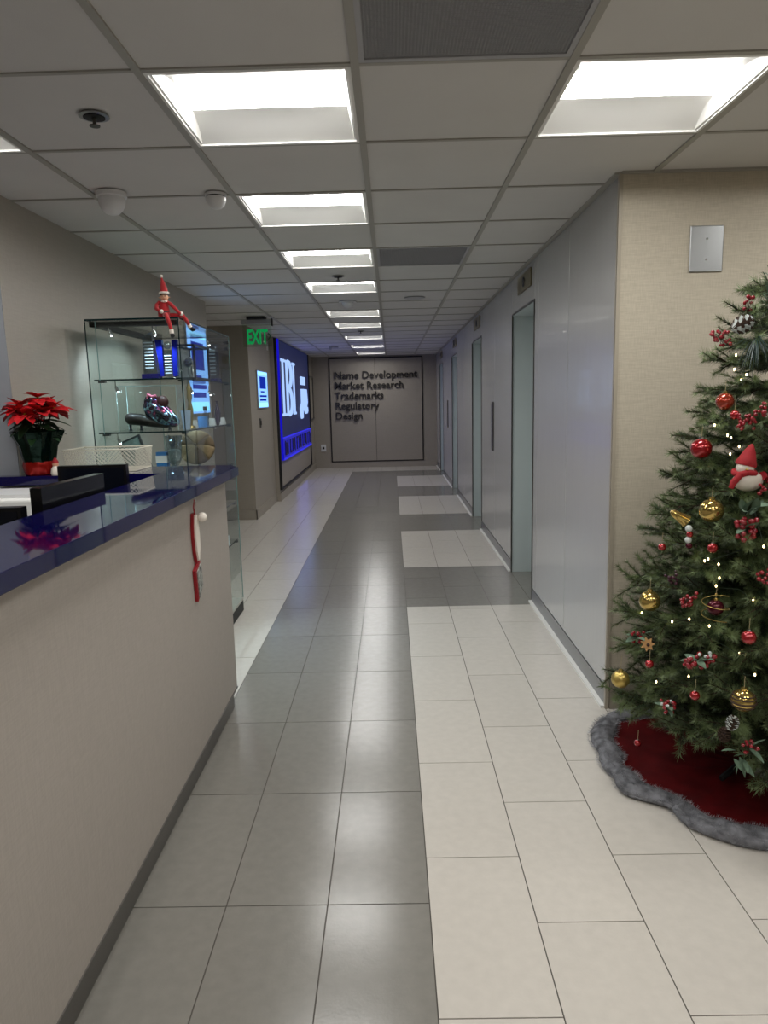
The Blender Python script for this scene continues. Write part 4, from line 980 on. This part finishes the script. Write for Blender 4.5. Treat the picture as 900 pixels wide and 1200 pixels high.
for q in range(26000):
    a, b, p_ = fur_pts[rf.randrange(len(fur_pts))]
    if p_.y > 3.15 or math.sin(b) < -.25: continue
    p_ = p_+Vector((rf.uniform(-.009, .009), rf.uniform(-.009, .009), 0))
    d = Vector((math.cos(a)*math.cos(b)+rf.uniform(-.5, .5), math.sin(a)*math.cos(b)+rf.uniform(-.5, .5), max(.1, math.sin(b))+rf.uniform(-.1, .3))).normalized()*rf.uniform(.007, .015)
    s_ = d.orthogonal().normalized()*.0006; k = len(fv); fv += [tuple(p_-s_), tuple(p_+s_), tuple(p_+d)]; ff.append((k, k+1, k+2))
MB().add(fv, ff).build('fur_fibres', mat('fur_fibre', '8a8a8e', .9, var=.75, vscale=24), t, kind='stuff')

# ---- ornaments
def OM(n, h, r=.12, m_=.9, **k): return mat(n, h, r, metal=m_, **k)
M_gold1 = OM('gold_mirror', 'c4aa66', .11); M_red1 = OM('red_gloss', 'a3121c', .12, .55, coat=1); M_redo = OM('orange_red_gloss', 'a83a22', .15, .55, coat=1)
M_maroon = OM('maroon_gloss', '4a0c1c', .15, .5); M_goldm = OM('gold_matte', 'c0a860', .32, .8); M_berry = mat('berry_red', '8c1220', .22, coat=.6)
M_leafg = mat('frosted_leaf', '5f7560', .8, var=.3, vscale=50); M_snowm = mat('snow_tip', 'c9d0cc', .9); M_cone = mat('cone_brown', '3c2a1e', .7)
M_thread = mat('thread', 'b0a27a', .6)
def ornament(name, label, cat, pos, r, m_, group='ornaments on the Christmas tree', cap=None, prof=None, wob=None, rings=None, hang=.035):
    p_ = Vector(pos); t = thing(name, label, cat, p_, group)
    if prof: MB().lathe(prof, p_, 32, wob=wob).build('body', m_, t, smooth=50)
    else: MB().ball(p_, r, 28, 18, wob=wob).build('ball', m_, t, smooth=60)
    MB().lathe([(r*.26, r*.93), (r*.26, r*1.16), (r*.1, r*1.2)], p_, 12).build('cap', cap or M_gold1, t, smooth=40)
    MB().tube([p_+Vector((0, 0, r*1.2)), p_+Vector((.003, .004, r*1.2+hang))], .0008, 4).build('hook', M_thread, t)
    if rings:
        for (z_, hh, mm) in rings:
            rr = math.sqrt(max(0, r*r-(z_*r)**2))+.0012
            MB().tube([p_+Vector((rr*math.cos(a), rr*math.sin(a), z_*r)) for a in [2*PI*i/28 for i in range(28)]], hh, 6, closed=True).build('stripe', mm, t, smooth=60)
    return t
swirl = lambda a, z: 1+.05*math.sin(7*a+z*160)
ornament('red_bauble', 'orange red ball high on the tree edge above two little lights', 'ornament', (1.150, 2.47, 1.452), .030, M_redo)
ornament('red_bauble', 'little shiny red ball hanging just below the orange red one', 'ornament', (1.165, 2.425, 1.407), .016, M_red1)
ornament('red_bauble', 'dark red speckled ball at the tree edge left of the snow bird ornament', 'ornament', (1.092, 2.505, 1.289), .036, M_red1, cap=M_chrome, wob=lambda a, z: 1+.02*math.sin(12*a)*math.sin(z*260))
ornament('gold_bauble', 'mirror gold ball directly below the red hatted ornament', 'ornament', (1.075, 2.365, 1.09), .040, M_gold1)
ornament('gold_bauble', 'mirror gold ball at the left edge halfway down the tree', 'ornament', (.912, 2.455, .752), .037, M_gold1)
ornament('gold_bauble', 'ribbed matte gold ball hanging at the lowest left edge by the wall', 'ornament', (.838, 2.52, .431), .033, M_goldm, wob=swirl, hang=.05)
ornament('gold_bauble', 'large gold ball with dark bands low on the tree near the photo edge', 'ornament', (1.092, 2.115, .523), .036, M_gold1, rings=[(-.45, .002, M_cone), (-.1, .003, M_cone), (.28, .002, M_cone), (.55, .002, M_cone)])
ornament('maroon_bauble', 'dark maroon ball circled by a thin gold swirl', 'ornament', (1.045, 2.235, .791), .026, M_maroon)
t = thing('wire_swirl', 'thin pale gold wire spiral around the dark maroon ball', 'ornament', (1.045, 2.235, .79), 'ornaments on the Christmas tree')
MB().tube([(1.045+.042*math.cos(a), 2.235+.042*math.sin(a), .791+.036-.0065*a) for a in [i*.35 for i in range(34)]], .0012, 5).build('wire', M_goldm, t, smooth=60); MB().ball((1.045, 2.235, .835), .004, 8, 6).build('bead', M_goldm, t)
for lb, pos, r in (('small red ball right of the gold mirror ball over a light', (1.055, 2.30, .975), .0165), ('small red ball at the left edge below the gold bell', (.96, 2.485, .941), .014),
                   ('round red ball at right above the banded gold ball', (1.115, 2.15, .717), .023), ('small red ball between the gold ball and the ribbed gold ball', (.893, 2.385, .542), .015),
                   ('small red ball low in the middle beside the banded gold ball', (.985, 2.22, .495), .016), ('tiny red ball hanging lowest, just over the red velvet skirt', (.925, 2.56, .152), .014)):
    ornament('red_bauble', lb, 'ornament', pos, r, M_red1, cap=M_chrome)
t = thing('gold_bell', 'slim gold ribbed bell tilted at the tree edge above the tiny candy figure', 'ornament', (1.01, 2.48, 1.055), 'ornaments on the Christmas tree')
Rb = Matrix.Rotation(math.radians(-58), 3, 'Y')
MB().lathe([(.024, -.035), (.021, -.028), (.016, .0), (.012, .02), (.004, .03)], (1.01, 2.48, 1.055), 20, Rb, wob=lambda a, z: 1+.06*math.sin(8*a)).build('bell', M_gold1, t, smooth=50)
MB().ball(Vector((1.01, 2.48, 1.055))+Rb @ Vector((0, 0, -.036)), .007, 8, 6).build('clapper', M_goldm, t)
# snow bird
sb = Vector((1.168, 2.335, 1.215)); G_ = 'ornaments on the Christmas tree'
t = thing('knit_hat_bird', 'cream round bird ornament in a red knitted hat and scarf at the tree middle', 'ornament', sb, G_)
MB().ball(sb+Vector((.008, 0, -.022)), .043, 22, 14, sc=(1.12, .9, .82)).build('body', M_cream, t, smooth=60)
MB().ball(sb+Vector((-.004, -.002, .020)), .028, 18, 12).build('head', M_cream, t, smooth=60)
MB().tube([sb+Vector((.032*math.cos(a)-.004, .030*math.sin(a), .004+.004*math.sin(3*a))) for a in [2*PI*i/20 for i in range(20)]], .010, 8, closed=True).build('scarf', M_red, t, smooth=60)
MB().tube([sb+Vector((-.03, -.025, .0)), sb+Vector((-.052, -.03, -.022)), sb+Vector((-.058, -.026, -.042))], [.010, .011, .008], 8).build('scarf_end', M_red, t, smooth=60)
MB().lathe([(.031, 0), (.033, .008), (.027, .022), (.018, .048), (.006, .070), (.001, .074)], sb+Vector((-.002, 0, .028)), 20, Matrix.Rotation(.25, 3, 'Y'), wob=lambda a, z: 1+.03*math.sin(16*a)).build('hat', M_red, t, smooth=50)
MB().tube([sb+Vector((.045, -.02, -.005)), sb+Vector((.062, -.01, -.012)), sb+Vector((.072, .0, -.030))], [.016, .014, .004], 8).build('wing', M_berry, t, smooth=50)
MB().lathe([(.004, 0), (.001, .014)], sb+Vector((-.012, -.028, .018)), 8, Matrix.Rotation(PI/2, 3, 'X')).build('beak', M_goldm, t)
t = thing('candy_figure', 'tiny red and white striped hanging figure with frosted top under the gold bell', 'ornament', (1.01, 2.39, .99), G_)
for i in range(4): MB().ball((1.012+.004*(i % 2), 2.39, 1.025-.02*i), .012, 10, 7).build('bead', (M_snowm, M_red1, M_snowm, M_maroon)[i], t, smooth=60)
t = thing('wooden_star', 'small pale wooden flower star at the lower left of the tree', 'ornament', (.893, 2.41, .606), G_)
q = MB(); pts = []
for i in range(14):
    a = 2*PI*i/14; r = .026 if i % 2 == 0 else .015; pts.append((r*math.cos(a), r*math.sin(a)))
q.prism(pts, -.003, .003); Ms = Matrix.Rotation(PI/2-.3, 3, 'X'); q.v = [tuple(Ms @ Vector(p_)+Vector((.893, 2.41, .606))) for p_ in q.v]
q.build('star', mat('pale_wood', 'b58a58', .6), t); MB().ball((.893, 2.403, .606), .006, 8, 6).build('centre', M_cone, t)

rb = random.Random(21)
def berries(label, pos, n, spread, m_=None, br=.0065, leaves=0, snow=False, elong=(1, 1, 1)):
    p_ = Vector(pos); t = thing('berry_pick', label, 'berry sprig', p_, 'berry sprigs on the Christmas tree')
    q = MB(); q.tube([p_+Vector((.05, .05, -.02)), p_], .0022, 5)
    for i in range(n):
        d = Vector((rb.uniform(-1, 1)*elong[0], rb.uniform(-1, .4)*elong[1], rb.uniform(-1, 1)*elong[2]))*spread
        o = MB().ball(p_+d, br*rb.uniform(.8, 1.15), 8, 6).build('berry', m_ or M_berry, t, smooth=60)
        q.tube([p_, p_+d], .0009, 4, cap=False)
    q.build('stem', M_twig, t)
    for i in range(leaves):
        leaf_obj('leaf', p_, rb.uniform(PI*.6, PI*1.9), rb.uniform(-.3, .9), rb.uniform(.045, .07), .013, M_leafg, t, rb.uniform(-.6, .6), .3)
    if snow:
        for i in range(5):
            MB().ball(p_+Vector((rb.uniform(-1, 1), rb.uniform(-1, 0), rb.uniform(.2, 1)))*spread, .006, 6, 4).build('snow_tuft', M_snowm, t)
    return t
berries('tall sprig of dark red berries standing at the tree top', (1.235, 2.52, 1.752), 15, .045, elong=(.4, .4, 1.15))
berries('sprig of crimson berries jutting left below the snowy pine cone', (1.165, 2.56, 1.672), 20, .032, elong=(1.2, .6, .8))
berries('dark berry sprig beside the little red ball, upper right', (1.19, 2.38, 1.385), 22, .03, elong=(1.2, .6, .8))
berries('berry sprig at the right photo edge above the red hatted ornament', (1.215, 2.36, 1.424), 10, .022)
berries('berries tucked right of the red hatted ornament', (1.213, 2.29, 1.175), 12, .022)
berries('large bright red berry cluster under the frosted leaves', (1.140, 2.265, 1.044), 26, .033, leaves=3, br=.009)
berries('purple berry sprig above the gold ball at the left edge', (.965, 2.40, .848), 14, .026, m_=mat('purple_berry', '3d1628', .3))
berries('round cluster of crimson berries right of the left gold ball', (.99, 2.32, .796), 24, .026, elong=(.9, .8, 1))
berries('sprig of small berries at the far left above the wooden star', (.875, 2.47, .61), 12, .025, leaves=5)
berries('snow dusted berry bunch low on the tree in the middle', (.995, 2.235, .610), 26, .034, leaves=4, snow=True, elong=(1.3, .8, .7), br=.008)
berries('snow dusted berry bunch nearest the skirt above its fur edge', (.925, 2.29, .425), 18, .026, leaves=3, snow=True)
berries('berry bunch low at the right edge by the frosted cones', (1.112, 2.10, .369), 12, .022, leaves=2)
berries('crimson berries at the right photo edge in the tree middle', (1.165, 2.175, .911), 12, .022)
t = thing('frosted_leaf_sprig', 'grey green frosted leaf sprig above the bright berry cluster', 'leaf sprig', (1.165, 2.29, 1.11), G_)
for i in range(8): leaf_obj('leaf', (1.165+rb.uniform(-.03, .02), 2.285, 1.10+rb.uniform(-.02, .02)), rb.uniform(PI*.8, PI*2), rb.uniform(-.1, 1.2), rb.uniform(.05, .075), .016, M_leafg, t, rb.uniform(-.8, .8), .3)
t = thing('frosted_leaf_sprig', 'frosted white tipped sprig at the lowest right edge over the skirt', 'leaf sprig', (1.095, 2.12, .34), G_)
for i in range(8): leaf_obj('leaf', (1.09+rb.uniform(-.02, .02), 2.115, .335+rb.uniform(-.03, .03)), rb.uniform(PI*.8, PI*2), rb.uniform(-1.2, .4), rb.uniform(.04, .065), .010, M_leafg, t, rb.uniform(-.8, .8), .3)
t = thing('frosted_leaf_sprig', 'pale frosted spiky sprig at the very top beside the tall berries', 'leaf sprig', (1.285, 2.50, 1.80), G_)
for i in range(34):
    leaf_obj('leaf', (1.285+.004*(i % 5), 2.50, 1.77+.0035*i), i*2.4, rb.uniform(.3, 1.1), .035, .0035, M_leafg, t, 0, .1)
t = thing('frosted_leaf_sprig', 'long dark teal needle spray drooping below the snowy pine cone', 'leaf sprig', (1.24, 2.48, 1.66), G_)
M_teal = mat('dark_teal_needles', '14302c', .4)
for i in range(40):
    leaf_obj('leaf', (1.25, 2.48, 1.67), rb.uniform(PI*.75, PI*1.75), rb.uniform(-1.2, .2), rb.uniform(.08, .15), .0022, M_teal, t, 0, .6)
def pine_cone(label, pos, s, rot, snow):
    p_ = Vector(pos); t = thing('pine_cone', label, 'pine cone', p_, 'pine cones on the Christmas tree'); R = Matrix.Rotation(rot, 3, 'Y')
    MB().ball(p_, .016*s, 10, 8, sc=(1, 1, 1.6), m=R).build('core', M_cone, t, smooth=60)
    for r_ in range(7):
        u = -.9+1.8*r_/6; rad = .024*s*math.sqrt(max(.05, 1-u*u*.85))
        for j in range(8):
            a = 2*PI*(j+.5*(r_ % 2))/8; d = Vector((math.cos(a), math.sin(a), .35))
            b_ = R @ Vector((rad*.45*math.cos(a), rad*.45*math.sin(a), u*.030*s)); e_ = R @ Vector((rad*1.1*math.cos(a), rad*1.1*math.sin(a), u*.030*s+.006*s))
            w_ = (R @ Vector((-math.sin(a), math.cos(a), 0)))*.007*s
            q = MB().hexa([p_+b_-w_*.5, p_+b_+w_*.5, p_+e_+w_, p_+e_-w_], [p_+b_-w_*.5+Vector((0, 0, .002)), p_+b_+w_*.5+Vector((0, 0, .002)), p_+e_+w_+Vector((0, 0, .003)), p_+e_-w_+Vector((0, 0, .003))])
            q.build('scale', M_snowm if snow and (j+r_) % 2 else M_cone, t)
pine_cone('snow tipped pine cone near the tree top beside the crimson berries', (1.205, 2.50, 1.708), 1.15, 1.2, True)
pine_cone('small frosted brown pine cone low at the right above the skirt', (1.065, 2.125, .437), .75, .3, True)
pine_cone('small brown pine cone under the frosted one, near the skirt', (1.05, 2.14, .39), .75, .1, False)

# light string
BL = [(1.208, 2.52, 1.61), (1.2, 2.51, 1.561), (1.217, 2.46, 1.541), (1.208, 2.475, 1.527), (1.175, 2.485, 1.43), (1.144, 2.515, 1.37), (1.162, 2.455, 1.337), (1.167, 2.44, 1.329), (1.181, 2.41, 1.301), (1.16, 2.425, 1.275), (1.195, 2.245, 0.99), (1.064, 2.34, 0.929), (1.055, 2.345, 0.922), (1.083, 2.305, 0.919), (1.081, 2.29, 0.876), (1.074, 2.295, 0.848), (1.154, 2.21, 0.824), (1.049, 2.275, 0.716), (1.006, 2.33, 0.723), (0.971, 2.385, 0.697), (0.918, 2.53, 0.684), (1.11, 2.19, 0.651), (1.145, 2.155, 0.592), (1.0, 2.30, .53), (.93, 2.40, .47)]
M_led = emission('warm_led', 'ffe2a4', 9); M_wire2 = mat('green_wire', '12240f', .6)
t = thing('string_lights', 'string of small warm white lights wound through the Christmas tree', 'string lights', (1.1, 2.3, 1.0))
BLo = [Vector(b)+(Vector((b[0], b[1], 0))-Vector((TC.x, TC.y, 0))).normalized()*.006 for b in BL]
w_ = []
for i, b in enumerate(BLo):
    w_.append(b+(TC-b).normalized()*.0+Vector((.006, .006, -.008)))
    if i+1 < len(BLo): m2 = (b+BLo[i+1])/2; w_.append(m2+(Vector((TC.x, TC.y, m2.z))-m2).normalized()*.05)
MB().tube(w_, .0014, 5).build('wire', M_wire2, t)
for b in BLo: MB().ball(b, .0030, 8, 6, sc=(1, 1, 1.6)).build('bulb', M_led, t)
